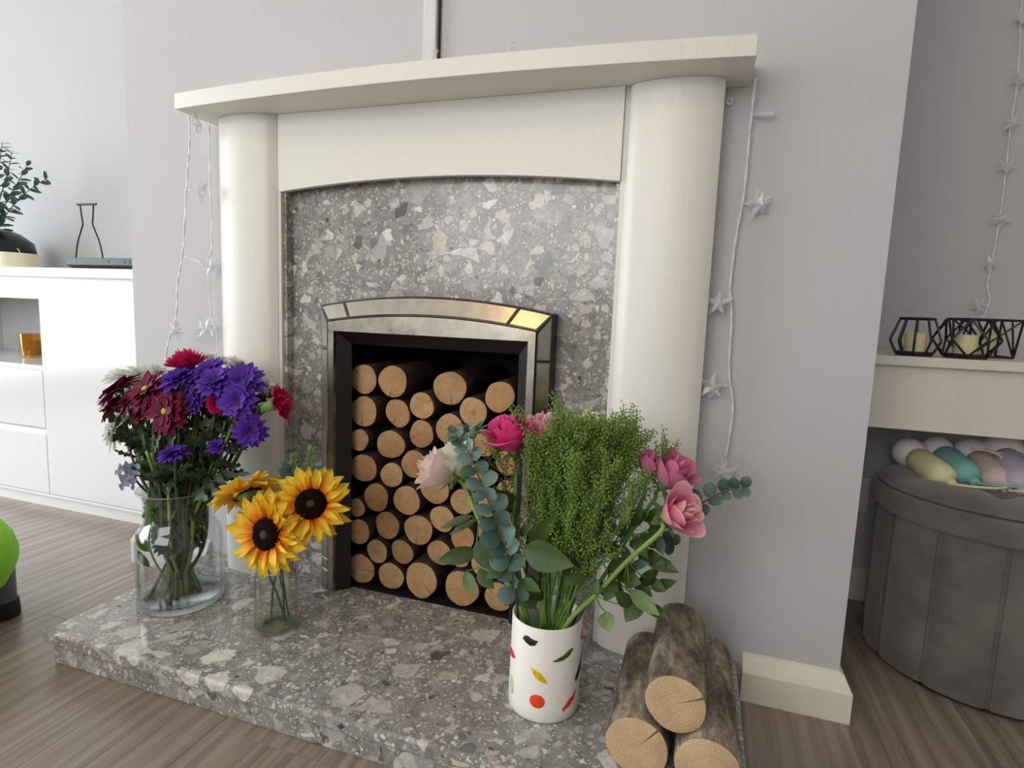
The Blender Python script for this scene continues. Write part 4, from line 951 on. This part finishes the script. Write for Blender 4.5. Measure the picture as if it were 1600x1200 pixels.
motif('orange_motif', -9.6, .097, [(11.5 * mm * math.cos(a * math.pi / 9), 10.5 * mm * math.sin(a * math.pi / 9)) for a in range(18)], 'motif_orange')
motif('red_motif', 46, .0915, [(a * mm, b * mm) for a, b in ((-13, -13), (-14, -7), (-7, -1), (-3, 4), (4, 6), (11, 14), (13, 8), (8, 0), (3, -3), (-2, -8), (-8, -10))], 'motif_red')
motif('dark_leaf_motif', 74, .133, [(a * mm, b * mm) for a, b in ((-14, -17), (-17, -10), (-11, -3), (-2, 6), (4, 18), (6, 6), (2, -6), (-6, -14))], 'motif_black')
motif('pink_motif', -72, .147, [(a * mm, b * mm) for a, b in ((16, 0), (9, 6), (-2, 7), (-9, 2), (-8, -5), (2, -6), (10, -4))], 'motif_red')
motif('pale_motif', -62, .100, [(a * mm, b * mm) for a, b in ((0, -15), (-6, -6), (-7, 6), (-3, 15), (3, 11), (6, 0), (5, -9))], 'motif_pale')
motif('red_motif', 82, .180, [(a * mm, b * mm) for a, b in ((-6, -8), (-8, 0), (-3, 9), (5, 10), (7, 0), (3, -8))], 'motif_red')
# raised squiggle on the yellow motif
for k in range(3):
    a0 = -8.5 + (-5 + 5 * k) / .94; m = MB(); pts = []
    for j in range(9):
        a = math.radians(a0 + 2.2 * math.sin(j * .75)); R = .0532 + .0022
        pts.append((VM[0] + R * (math.cos(a) * dv.x + math.sin(a) * rv.x), VM[1] + R * (math.cos(a) * dv.y + math.sin(a) * rv.y), .137 + (3.5 - 3.5 * k) * mm + (j - 4) * .9 * mm))
    obj('raised_squiggle', MB().tube(pts, .0006, 5), 'motif_yellow', vm)

# ------------------------------------------------------------------ star fairy lights
def star_mb(c, R, axis, spin):
    m = MB(); v = []
    for k in range(10):
        r = R if k % 2 == 0 else R * .45; a = math.pi * k / 5
        v.append((r * math.cos(a), r * math.sin(a), 0))
    v += [(0, 0, R * .38), (0, 0, -R * .38)]
    m.add(v, [(k, (k + 1) % 10, 10) for k in range(10)] + [((k + 1) % 10, k, 11) for k in range(10)])
    return m.xf(frame(axis, c, spin))
def strand(label, wire, stars, seed, group='strands of clear star fairy lights', R=.026, tubes=(), mt='star_plastic', mw='wire_clear'):
    rnd = random.Random(seed)
    t_ = thing('fairy_lights', label, 'fairy lights', wire[0], group)
    P = spline(wire, 8); tw = []
    for s in (0, math.pi):
        tw.append([q + Vector((.0011 * math.cos(i * .9 + s), .0011 * math.sin(i * .9 + s), 0)) for i, q in enumerate(P)])
    m = MB(); m.tube(tw[0], .0012, 5); m.tube(tw[1], .0012, 5)
    obj('twisted_wire', m, mw, t_, smooth='all')
    for i, c in enumerate(stars):
        c = Vector(c); near = min(P, key=lambda q: (q - c).length + (0 if q.z > c.z - .005 else .02))
        d = (c - near)
        o = obj('led', MB().tube([near, near + d * .55], [.0016, .0030], 6), mt, t_, smooth='all')
        if i in tubes:
            obj('plastic_tube', MB().tube([near + d * .3, c + d * .3], [.004, .0045], 8), mt, t_, smooth=True)
        else:
            for kk in range(2):
                obj('star', star_mb(c + Vector((rnd.uniform(-.004, .004), -.004 * kk, rnd.uniform(-.004, .004))), R * (1 - .25 * kk), (rnd.uniform(-.8, .8), -1, rnd.uniform(-.5, .5)), rnd.uniform(0, 6)), mt, t_)
    return t_
strand('clear star fairy lights dangling from the mantel above the three logs', WIRE_R, STARS_R, 1, tubes=(0,))
strand('clear star fairy lights dangling off the mantel corner above the purple bouquet', WIRE_L1, STARS_L1, 2, tubes=(2,))
strand('short clear star lights hanging between the mantel corner strand and the column', WIRE_L2, STARS_L2, 3)
w = [(q[0], q[1], 1.0585) for q in STARS_TOP]
strand('clear star fairy lights lying along the top of the mantel shelf', [(.30, -.10, 1.0585), (w[0][0], w[0][1] + .012, 1.0585), (.11, -.11, 1.0585), (w[1][0], w[1][1] + .012, 1.0585), (-.06, -.10, 1.0585)], [(q[0], q[1], 1.0685) for q in STARS_TOP], 4, R=.011)
strand('faint clear star fairy lights hanging on the alcove wall above the wire lanterns', WIRE_A, STARS_A, 5, R=.02)

# ------------------------------------------------------------------ flowers
def petal_grid(L, Wd, base_w=0.25, cup=0.0, droop=0.0, lift=0.3, tip=0.0, nl=4, nw=2, peak=0.6, rag=0.0, rnd=None):
    # blade along +X in local space, Z up; returns rows and t values
    rows, ts = [], []
    for i in range(nl + 1):
        u = i / nl
        w = base_w + (1 - base_w) * math.sin(math.pi / 2 * min(1, u / peak))
        if u > peak: w *= math.sqrt(max(0.0, 1 - ((u - peak) / (1.0001 - peak)) ** 2)) * (1 - tip) + tip * (1 - (u - peak) / (1 - peak))
        w = max(w, .02) * Wd / 2
        x = L * u; z = L * (lift * u - droop * u * u)
        if rag and rnd and 0 < i: z += rnd.uniform(-rag, rag) * L
        rows.append([(x, w * (2 * j / nw - 1), z + cup * Wd * abs(2 * j / nw - 1) ** 2) for j in range(nw + 1)]); ts.append(.01 + .99 * u)
    return rows, ts
def daisy(parent, c, R, axis, mat, cmat, layers, per, wfac, seed, cr=0.2, lift0=.15, lift1=.7, tip=.3):
    rnd = random.Random(seed); m = MB()
    for l in range(layers):
        f_ = 1 - .22 * l; n = max(6, int(per * (1 - .12 * l)))
        for k in range(n):
            L = R * f_ * rnd.uniform(.88, 1.05); lift = lift0 + (lift1 - lift0) * l / max(1, layers - 1) + rnd.uniform(-.12, .12)
            rows, ts = petal_grid(L, R * wfac * rnd.uniform(.85, 1.1), .3, .18, rnd.uniform(.1, .35), lift, tip, 4, 2, .65)
            q = MB().grid(rows, ts); q.xf(Matrix.Rotation(2 * math.pi * (k + .5 * l) / n + rnd.uniform(-.12, .12), 4, 'Z') @ Matrix.Translation((R * .04, 0, .002 * l)))
            m.join(q)
    M4 = frame(axis, c, rnd.uniform(0, 6)); m.xf(M4)
    p_ = obj('petals', m, mat, parent, smooth='all', fix=False)
    obj('flower_centre', MB().ball((0, 0, R * .08), R * cr, 14, 8, (1, 1, .55)).xf(M4), cmat, parent, smooth='all')
    return p_
def carnation(parent, c, R, axis, mat, seed):
    rnd = random.Random(seed); m = MB(); NA = 36
    for l in range(6):
        f_ = 1 - .13 * l; ph = rnd.uniform(0, 6); rows = []; ts = []
        for i in range(5):
            u = i / 4; row = []
            for k in range(NA):
                a = 2 * math.pi * k / NA
                fr_ = u ** 2 * (.10 * math.sin(a * 9 + ph) + .07 * math.sin(a * 17 + ph * 2) + .05 * math.sin(a * 5 + ph * 3))
                r = R * f_ * (.10 + .90 * u) * (1 + fr_ * .7); z = R * (-.40 + .52 * u ** .8 + .10 * l * u + fr_ * .9)
                row.append((r * math.cos(a), r * math.sin(a), z))
            rows.append(row); ts.append(.01 + .99 * u)
        m.grid(rows, ts, close=True)
    M4 = frame(axis, c, rnd.uniform(0, 6))
    obj('petals', m.xf(M4), mat, parent, smooth='all', fix=False)
    obj('calyx', MB().lathe([(.001, -R * 1.05), (R * .20, -R * 1.02), (R * .30, -R * .75), (R * .32, -R * .42), (R * .36, -R * .25), (.001, -R * .3)], (0, 0), 16).xf(M4), 'calyx_green', parent, smooth='all')

KIND = {'W': ('chrysanthemum', 'white'), 'R': ('chrysanthemum', 'crimson'), 'P': ('chrysanthemum', 'purple'), 'C': ('carnation', 'magenta')}
NOTE = {10: 'crimson chrysanthemum leaning out towards the sideboard, upper of two', 13: 'crimson chrysanthemum leaning out towards the sideboard, lower of two', 17: 'purple chrysanthemum just below the top magenta carnation', 21: 'purple chrysanthemum facing out beside the tucked magenta carnation', 3: 'small white chrysanthemum right behind the top magenta carnation', 6: 'small white chrysanthemum nearest the leaning magenta carnation', 7: 'white spidery chrysanthemum leaning out low towards the sideboard', 22: 'purple chrysanthemum drooping low beside the fire surround column', 24: 'small purple chrysanthemum low at the front above the vase rim',
        25: 'tiny purple chrysanthemum half hidden among the dark stems', 12: 'crimson chrysanthemum facing straight out with a yellow eye, lowest of the crimson', 33: 'bright magenta carnation on top of the bouquet', 34: 'magenta carnation leaning out towards the fireplace with its green calyx showing',
        35: 'magenta carnation tucked behind a purple chrysanthemum, green calyx showing', 11: 'large crimson chrysanthemum with an orange-yellow eye among the crimson blooms'}
for i, (k, c, R, ax) in enumerate(BLOOMS):
    rnd = random.Random(100 + i); kind, colour = KIND[k]; c = Vector(c); axv = Vector(ax).normalized()
    lab = NOTE.get(i, '%s %s in the bouquet in the large glass vase' % (colour, kind))
    a = rnd.uniform(0, 6.28); br = rnd.uniform(.012, .05)
    ang = math.atan2(c.y - VA[1], c.x - VA[0]) + math.pi + rnd.uniform(-.7, .7)
    foot = Vector((VA[0] + br * math.cos(ang) - .012, VA[1] + br * math.sin(ang), HZ + .0125))
    out_ = Vector((c.x - VA[0], c.y - VA[1], 0)); out_ = out_ / max(out_.length, .001)
    waist = Vector((VA[0], VA[1], .235)) + out_ * rnd.uniform(.015, .042) + Vector((rnd.uniform(-.012, .012), rnd.uniform(-.012, .012), 0))
    t_ = thing(kind, lab, 'flower', foot, '%s %ss in the large glass vase' % (colour, kind))
    below = c - axv * R * (1.0 if k == 'C' else .25)
    mid = waist.lerp(below, .55) + out_ * .006
    P = spline([foot, foot.lerp(waist, .55), waist, mid, below - axv * R * .35, below], 6)
    thick = .0030 if i % 3 else .0042
    obj('stem', MB().tube(P, [thick * (1.15 - .6 * q / len(P)) for q in range(len(P))], 6), ('stem_dark', 'stem_green', 'stem_dark', 'stem_brown')[i % 4], t_, smooth='all')
    if k == 'C': carnation(t_, c, R * 1.12, axv, 'petal_carnation', i)
    elif k == 'W': daisy(t_, c, R * 1.45, axv, 'petal_white', 'centre_cream', 4, 22, .19, i, .22, .05, 1.1, .5)
    elif k == 'R': daisy(t_, c, R * 1.38, axv, 'petal_crimson', 'centre_yellow', 3, 15, .34, i, .17, .05, .45, .2)
    else: daisy(t_, c, R * 1.36, axv, 'petal_purple', 'centre_purple', 3, 15, .34, i, .17, .1, .6, .1)
    nP = len(P)
    for j in range(16):
        idx = rnd.randint(int(nP * .36), int(nP * .74)); q = P[idx]; d = (P[idx] - P[idx - 1]).normalized()
        sd = Vector((rnd.uniform(-1, 1), rnd.uniform(-1, .6), rnd.uniform(-.2, .7))).normalized(); L = rnd.uniform(.025, .05)
        if math.hypot(q.x - VA[0], q.y - VA[1]) > .05 and q.z < .31: continue
        if q.z < .30: sd = (Vector((VA[0], VA[1], 0)) - Vector((q.x, q.y, 0))).normalized() * .5 + Vector((0, 0, 1)) + Vector((rnd.uniform(-.4, .4), rnd.uniform(-.4, .4), 0)); sd.normalize(); L *= .8
        leaf('leaf', t_, 'leaf_dark', q, q + (sd + d * .3).normalized() * L, L * rnd.uniform(.45, .7), normal=(rnd.uniform(-1, 1), -1, rnd.uniform(-.5, 1)), kind='lobed', nl=9, curl=.2)

def leafy(label, pts, leaves, mat, stem_mat='stem_dark', name='leaf_sprig', group='leafy sprigs in the large glass vase', r=.002):
    t_ = thing(name, label, 'plant', pts[0], group)
    obj('stem', MB().tube(spline(pts, 6), r, 5), stem_mat, t_, smooth='all')
    for b, tp, w_, kd in leaves: leaf('leaf', t_, mat, b, tp, w_, kind=kd, nl=10 if kd == 'lobed' else 6, curl=.15)
    return t_
leafy('dark serrated chrysanthemum leaf sticking out over the vase rim', [(VA[0], VA[1], .08), (-.43, -.2, .26), (-.405, -.21, .315), (-.37, -.22, .325)],
      [((-.405, -.212, .312), (-.275, -.235, .325), .05, 'lobed'), ((-.41, -.212, .315), (-.265, -.215, .348), .026, 'lobed'), ((-.40, -.215, .308), (-.33, -.25, .30), .035, 'lobed')], 'leaf_dark')
leafy('lavender grey leaf cluster drooping over the vase rim', [(VA[0], VA[1], .09), (-.485, -.22, .25), (-.505, -.245, .31), (-.50, -.255, .34)],
      [((-.50, -.25, .345), (-.525, -.262, .295), .05, 'lobed'), ((-.50, -.25, .345), (-.49, -.265, .30), .03, 'lobed'), ((-.505, -.25, .345), (-.555, -.25, .32), .03, 'lobed'), ((-.50, -.25, .345), (-.475, -.262, .33), .02, 'point')], 'leaf_purple')
leafy('green leaf sprig pressed against the inside of the glass vase', [(-.46, -.21, .075), (-.49, -.235, .17), (-.485, -.235, .24), (-.49, -.235, .29)],
      [((-.488, -.235, .17), (-.515, -.245, .205), .022, 'point'), ((-.486, -.236, .21), (-.503, -.232, .26), .022, 'lobed'), ((-.487, -.236, .235), (-.49, -.232, .285), .024, 'lobed'), ((-.49, -.238, .14), (-.507, -.248, .175), .018, 'point')], 'leaf_rose', 'stem_green')

for i in range(18):
    rnd = random.Random(1300 + i); a = i * 2.4; rr = .012 + .032 * ((i * .37) % 1)
    bx, by = VA[0] + rr * math.cos(a), VA[1] + rr * math.sin(a)
    lv = []
    for j in range(9):
        z = .165 + .016 * j; q = Vector((bx + .5 * rr * math.cos(a) * (z - .2) / .1 * .3, by + .5 * rr * math.sin(a) * (z - .2) / .1 * .3, z))
        ra = min(.047, rr + .02); a2 = a + rnd.uniform(-1.2, 1.2)
        e2 = Vector((VA[0] + ra * math.cos(a2), VA[1] + ra * math.sin(a2), z + rnd.uniform(.012, .035)))
        lv.append((tuple(q), tuple(e2), rnd.uniform(.020, .034), 'lobed'))
    leafy('dark leafy stem packed into the neck of the large glass vase', [(VA[0] - .5 * rr * math.cos(a), VA[1] - .5 * rr * math.sin(a), HZ + .0125), (bx, by, .17), (bx + .008 * math.cos(a), by + .008 * math.sin(a), .31), (VA[0] + (rr + .02) * math.cos(a), VA[1] + (rr + .02) * math.sin(a), .37)],
          lv + [((bx + .008 * math.cos(a), by + .008 * math.sin(a), .31), (VA[0] + (rr + .045) * math.cos(a), VA[1] + (rr + .045) * math.sin(a), .345), .024, 'lobed'), ((VA[0] + (rr + .02) * math.cos(a), VA[1] + (rr + .02) * math.sin(a), .37), (VA[0] + (rr + .035) * math.cos(a + .4), VA[1] + (rr + .035) * math.sin(a + .4), .41), .026, 'lobed')],
          'leaf_dark', ('stem_green', 'stem_light', 'stem_dark')[i % 3], 'leafy_stem', 'leafy stems in the neck of the glass vase', .0034)

# sunflowers (artificial): each petal its own piece
SUNL = ('sunflower facing straight out of the small glass jar', 'sunflower tilted towards the fireplace in the small glass jar', 'sunflower turned away towards the rounded column, petals seen from the side')
for i, (c, R, rd, ax) in enumerate(SUNFLOWERS):
    R *= 1.1; rd *= 1.06
    rnd = random.Random(500 + i); c = Vector(c); axv = Vector(ax).normalized()
    foot = Vector((VB[0] + (.014, .004, -.010)[i] * 1.0, VB[1] + (.008, .016, -.004)[i], HZ + .0095))
    t_ = thing('sunflower', 'yellow artificial ' + SUNL[i], 'flower', foot, 'sunflowers in the small glass jar')
    neck = Vector((VB[0] + (-.006, .010, -.012)[i], VB[1] + (-.012, .004, .010)[i], .178))
    P = spline([foot, foot.lerp(neck, .5), neck, c - axv * R * .45, c - axv * R * .1], 8)
    obj('stem', MB().tube(P, .0019, 6), 'stem_plastic', t_, smooth='all')
    M4 = frame(axv, c, rnd.uniform(0, 6))
    meshes = []
    for l in range(3):
        n = (17, 15, 12)[l]
        for k in range(n):
            L = (R - rd * .8) * (1.02, .93, .72)[l] * rnd.uniform(.88, 1.08)
            rows, ts = petal_grid(L, L * (.54, .50, .46)[l] * rnd.uniform(.8, 1.2), .42, .22, rnd.uniform(.15, .5), (.12, .38, .72)[l] + rnd.uniform(-.12, .15), .75, 6, 4, .5, .02, rnd)
            q = MB().grid(rows, ts).xf(M4 @ Matrix.Rotation(2 * math.pi * (k + .5 * l) / n + rnd.uniform(-.1, .1), 4, 'Z') @ Matrix.Translation((rd * .82, 0, .0015 * l)) @ Matrix.Rotation(rnd.uniform(-.6, .6), 4, 'X'))
            obj('petal', q, 'petal_sun', t_, smooth='all', fix=False)
    m = MB(); rows = []
    for j in range(11):
        r = rd * j / 10; row = []
        for k in range(40):
            a = 2 * math.pi * k / 40
            row.append((r * math.cos(a), r * math.sin(a), .008 + .006 * math.sin(math.pi * min(1, j / 9)) - (.010 if j == 10 else 0) + (.0012 * rnd.uniform(-1, 1) if 0 < j < 10 else 0)))
        rows.append(row)
    dsc = obj('seed_disc', MB().grid(rows, close=True).xf(M4), 'seed_brown', t_, smooth='all')
    obj('disc_eye', MB().ball((0, 0, .0095), rd * .36, 16, 8, (1, 1, .35)).xf(M4), 'seed_olive', dsc, smooth='all')
    obj('sepals', MB().lathe([(.001, -.014), (rd * .5, -.010), (rd * .95, .001), (.001, .002)], (0, 0), 20).xf(M4), 'calyx_green', t_, smooth='all')
for P0, lab in ((SPRIG, 'grey-green leafy sprig standing behind the sunflowers'), (SPRIG2, 'thin pale green sprig behind the sunflowers, nearest the fireplace frame')):
    base = [(VB[0] + .01, VB[1] + .02, HZ + .0095), (VB[0] + .004, VB[1] + .012, .175)]
    t_ = thing('leaf_sprig', lab, 'plant', base[0], 'sprigs behind the sunflowers')
    P = spline(base + [tuple(q) for q in P0[1:]], 6); obj('stem', MB().tube(P, .0012, 5), 'stem_dark', t_, smooth='all')
    rnd = random.Random(len(lab))
    for k in range(int(len(P) * .55), len(P)):
        for s in (-1, 1):
            big = P0 is SPRIG and k < len(P) - 8; L = .026 if big else .012
            d = Vector((s * rnd.uniform(.5, 1), rnd.uniform(-.6, .3), rnd.uniform(.1, .9))).normalized()
            leaf('leaf', t_, 'leaf_euc_dark' if big else 'leaf_pale', P[k], P[k] + d * L, L * .55, kind='point', nl=4)

# roses: spiral of cupped petals
def rose(c, R, axis, mat, label, stem_pts, seed, openness=.6, n=15, stem_mat='stem_green', sr=.0030, group='roses in the patterned vase'):
    rnd = random.Random(seed); c = Vector(c); ax = Vector(axis).normalized()
    foot = Vector((VM[0] + rnd.uniform(-.02, .02), VM[1] + rnd.uniform(-.02, .02), HZ + .009))
    t_ = thing('rose', label, 'flower', foot, group)
    base = c - ax * R * .95
    up_ = [Vector(q) for q in stem_pts]; last = up_[-1]
    lip = Vector((VM[0], VM[1], HZ + .146)); dd = last - lip; hz_ = Vector((dd.x, dd.y, 0)); lip = lip + hz_ * min(.040 / max(hz_.length, .001), .6)
    P = spline([base, base - ax * R * .6] + up_ + [lip, lip.lerp(foot, .5), foot], 6)
    obj('stem', MB().tube(P, [sr * (.8 + .35 * q / len(P)) for q in range(len(P))], 7), stem_mat, t_, smooth='all')
    M4 = frame(ax, base, rnd.uniform(0, 6)); H0 = R * 1.75
    for i in range(n):
        k = i / (n - 1); ang = i * 2.39996 + rnd.uniform(-.2, .2); half = 1.45 - .45 * k
        rr = R * (.10 + .62 * k ** .8); H = H0 * (1.0 - .16 * k) * rnd.uniform(.96, 1.04); flare = openness * k ** 1.5 * rnd.uniform(.8, 1.25)
        rows, ts = [], []
        for a in range(8):
            u = a / 7; row = []
            for b in range(9):
                v = b / 4 - 1
                edge_ = 1 - .20 * abs(v) ** 2.5 + .06 * (1 - abs(v))
                uu = u * edge_
                rad_ = rr * (.28 + .95 * math.sin(math.pi / 2 * min(1, uu * 1.5)) - .25 * (1 - k) * uu ** 3) + R * .62 * flare * max(0, uu - .45) ** 1.4 * 2.1
                z = H * (uu - .42 * flare * max(0, uu - .6) ** 1.6 * 2.2)
                wob = .02 * R * math.sin(v * 5 + i) * u
                th = ang + v * half * (.55 + .45 * math.sin(math.pi * min(1, u * .8 + .15)))
                row.append(((rad_ + wob) * math.cos(th), (rad_ + wob) * math.sin(th), z + wob))
            rows.append(row); ts.append(.01 + .99 * u)
        obj('petal', MB().grid(rows, ts).xf(M4), mat, t_, smooth='all', fix=False)
    obj('calyx', MB().lathe([(.001, -R * .30), (R * .16, -R * .26), (R * .26, -R * .08), (R * .30, R * .10), (.001, R * .12)], (0, 0), 14).xf(M4), 'calyx_green', t_, smooth='all')
    for k in range(5):
        a = 2 * math.pi * k / 5 + .3
        b = M4 @ Vector((R * .24 * math.cos(a), R * .24 * math.sin(a), 0)); e2 = M4 @ Vector((R * 1.0 * math.cos(a), R * 1.0 * math.sin(a), R * (.25 if k % 2 else -.1)))
        leaf('sepal', t_, 'leaf_pale', b, e2, R * .34, normal=ax, kind='point', nl=4)
    return t_
RL = ['blush white rose leaning out over the log stack', 'white rose half covered by round eucalyptus leaves', 'deep magenta rose in front of the fireplace frame', 'pale pink rose standing above the green filler',
      'cream rose behind the green filler against the stone panel', 'dusky pink half-open rosebud in front of the white column', 'dusky mauve pink rose beside the rosebud, in front of the column', 'light pink open rose hanging lowest, over the piled logs']
ROSE_T = []
for i, (k, c, R, ax) in enumerate(ROSES):
    ROSE_T.append(rose(c, R * (1.28, 1.28, 1.28, 1.28, 1.25, 1.2, 1.2, 1.08)[i], ax, 'rose_' + k, RL[i], ROSE_STEMS[i], 700 + i, (.75, .6, .85, .8, .6, .22, .5, .75)[i], (15, 14, 18, 13, 14, 9, 14, 16)[i],
                       ('stem_light', 'stem_light', 'stem_green', 'stem_light', 'stem_green', 'stem_green', 'stem_green', 'stem_light')[i], .0036 if i in (0, 7) else .0030))
pc, prd = PINK_BUD
t_ = thing('carnation', 'small mauve pink carnation below the pale pink rose', 'flower', (VM[0], VM[1], HZ + .009))
carnation(t_, pc, prd * 1.1, (.1, -.8, .5), 'rose_mauve', 77)
obj('stem', MB().tube(spline([Vector(pc) - Vector((.1, -.8, .5)).normalized() * prd, (pc[0], pc[1] + .02, pc[2] - .04), (VM[0] - .01, VM[1] + .01, .22), (VM[0], VM[1], HZ + .009)], 8), .0014, 5), 'stem_green', t_, smooth='all')

# broad leaves, carried by the rose stem that passes nearest
def nearest_rose(b):
    best, bd = 0, 9
    for i, pts in enumerate(ROSE_STEMS):
        for q in pts:
            dd = (Vector(q) - Vector(b)).length
            if dd < bd: best, bd = i, dd
    return best
for b, tp, w_, kd in LEAVES:
    i = nearest_rose(b); R_ = ROSE_T[i]; bb = Vector(b)
    near = min((Vector(q) for q in ROSE_STEMS[i]), key=lambda q: (q - bb).length)
    L = leaf('leaf', R_, {'rose': 'leaf_rose', 'pale': 'leaf_pale', 'euc': 'leaf_euc_dark', 'dark': 'leaf_rose'}[kd], b, tp, w_ * 1.05, normal=(random.uniform(-.3, .3), -1, random.uniform(.2, .8)), kind='point', nl=8, curl=.12, fold=.22)
    if (near - bb).length > .004:
        obj('leaf_stalk', MB().tube(spline([near, near.lerp(bb, .5) + Vector((0, 0, -.004)), bb], 4), .0010, 5), 'stem_green', R_)

def eucalyptus(pts, label, seed, size, mat, start=.25, step=2, name='eucalyptus_sprig'):
    rnd = random.Random(seed)
    foot = (VM[0] + rnd.uniform(-.02, .02), VM[1] + rnd.uniform(-.02, .02), HZ + .009)
    t_ = thing(name, label, 'plant', foot, 'eucalyptus in the patterned vase')
    P = spline([foot] + list(pts), 8); nP = len(P)
    obj('stem', MB().tube(P, [.0022 - .0013 * k / nP for k in range(nP)], 6), 'stem_brown', t_, smooth='all')
    for k in range(int(nP * start), nP, step):
        q = P[k]; d = (P[min(k + 1, nP - 1)] - P[k - 1]).normalized(); s0 = d.cross(Vector((0, -1, .2))).normalized(); rot = rnd.uniform(-.7, .7)
        ax = s0 * math.cos(rot) + d.cross(s0) * math.sin(rot); f_ = 1 - .45 * (k / nP) ** 2
        for s in (-1, 1):
            L = size * f_ * rnd.uniform(.8, 1.15); e_ = (ax * s + d * rnd.uniform(.1, .6) + Vector((0, -.35, 0))).normalized()
            nvec = Vector((rnd.uniform(-.5, .5), -1, rnd.uniform(0, 1)))
            leaf('leaf', t_, mat if rnd.random() < .7 else 'leaf_euc_dark', q, q + e_ * L, L * .9, normal=nvec, kind='round', nl=6, curl=rnd.uniform(0, .25), fold=rnd.uniform(0, .25))
eucalyptus(EUC_A, 'blue-green eucalyptus sprig with round leaves trailing beside the white roses', 21, .031, 'leaf_euc', .22, 4)
eucalyptus(EUC_B, 'dark eucalyptus sprig reaching out past the column to the hanging star', 22, .024, 'leaf_euc_dark', .62, 5)
eucalyptus(EUC_C, 'short dark eucalyptus sprig below the pink roses', 23, .026, 'leaf_euc_dark', .35, 5)

tc = Vector(THISTLE)
t_ = thing('sea_holly', 'spiky grey-green thistle head standing above the white roses', 'flower', (VM[0] - .02, VM[1] - .01, HZ + .009))
obj('stem', MB().tube(spline([(VM[0] - .02, VM[1] - .01, HZ + .009), (.262, -.24, .21), (.235, -.265, .33), tuple(tc - Vector((-.012, 0, .05))), tuple(tc)], 8), .0016, 5), 'stem_light', t_, smooth='all')
obj('head', MB().ball(tc, .0075, 12, 8, (1, 1, 1.3)), 'thistle_grey', t_, smooth='all')
for k in range(14):
    a = 2 * math.pi * k / 14 * 2.4; el = .15 + .9 * ((k * .618) % 1)
    d = Vector((math.cos(a) * math.cos(el), math.sin(a) * math.cos(el), math.sin(el)))
    leaf('spine', t_, 'leaf_euc_dark', tc + d * .004, tc + d * (.020 + .010 * ((k * .37) % 1)), .0042, normal=(d.y, -d.x, .3), kind='point', nl=4, curl=.05)

# airy green filler: branching stems with tiny round pods
for i, tip in enumerate(FILLER_TIPS):
    rnd = random.Random(900 + i); tip = Vector(tip)
    foot = Vector((VM[0] + rnd.uniform(-.03, .03), VM[1] + rnd.uniform(-.03, .03), HZ + .009))
    dd = Vector((tip.x - VM[0], tip.y - VM[1], 0)); lip = Vector((VM[0], VM[1], HZ + .148)) + dd * .22 + Vector((rnd.uniform(-.012, .012), rnd.uniform(-.012, .012), 0))
    t_ = thing('filler_sprig', 'airy green filler sprig with tiny round pods in the patterned vase', 'plant', foot, 'green filler sprigs in the patterned vase')
    P = spline([foot, lip, lip.lerp(tip, .45) + dd * .06, lip.lerp(tip, .8), tip], 8); nP = len(P)
    st_ = MB().tube(P, [.0017 - .0011 * k / nP for k in range(nP)], 5); pods = MB(); thin = MB()
    def pod(q, r, ax_):
        ax_ = ax_.normalized(); s1 = ax_.orthogonal().normalized(); s2 = ax_.cross(s1)
        pods.add([q + s1 * r, q + s2 * r, q - s1 * r, q - s2 * r, q + ax_ * r * 1.2, q - ax_ * r * .8], [(0, 1, 4), (1, 2, 4), (2, 3, 4), (3, 0, 4), (1, 0, 5), (2, 1, 5), (3, 2, 5), (0, 3, 5)])
    for b in range(32):
        f_ = .40 + .60 * (b + rnd.random()) / 32; k = min(nP - 2, int(f_ * nP)); q = P[k]; d = (P[k + 1] - P[k]).normalized()
        if q.z < HZ + .165: continue
        a = rnd.uniform(0, 6.28); s1 = d.orthogonal().normalized(); s2 = d.cross(s1)
        dirv = (d * 1.0 + (s1 * math.cos(a) + s2 * math.sin(a)) * rnd.uniform(.45, .9)).normalized(); L = rnd.uniform(.025, .055) * (1.15 - .45 * f_)
        B0 = [q, q + dirv * L * .5 + d * .003, q + dirv * L * .9 + d * .010]
        thin.tube(B0, [.0006, .0005, .0004], 4, False)
        np_ = 15
        for j in range(np_):
            u = .22 + .78 * j / (np_ - 1); bq = B0[0].lerp(B0[1], u * 2) if u < .5 else B0[1].lerp(B0[2], u * 2 - 1)
            a2 = j * 2.4; off = (s1 * math.cos(a2) + s2 * math.sin(a2) + d * .8).normalized() * rnd.uniform(.003, .0062)
            pod(bq + off, rnd.uniform(.0012, .0020), off)
            if j % 2 == 0: thin.tube([bq, bq + off], .00028, 3, False)
    st_.join(thin)
    obj('stem', st_, 'stem_green', t_, fix=False)
    po = obj('seed_pods', pods, 'pod_green', t_, fix=False); po['kind'] = 'stuff'
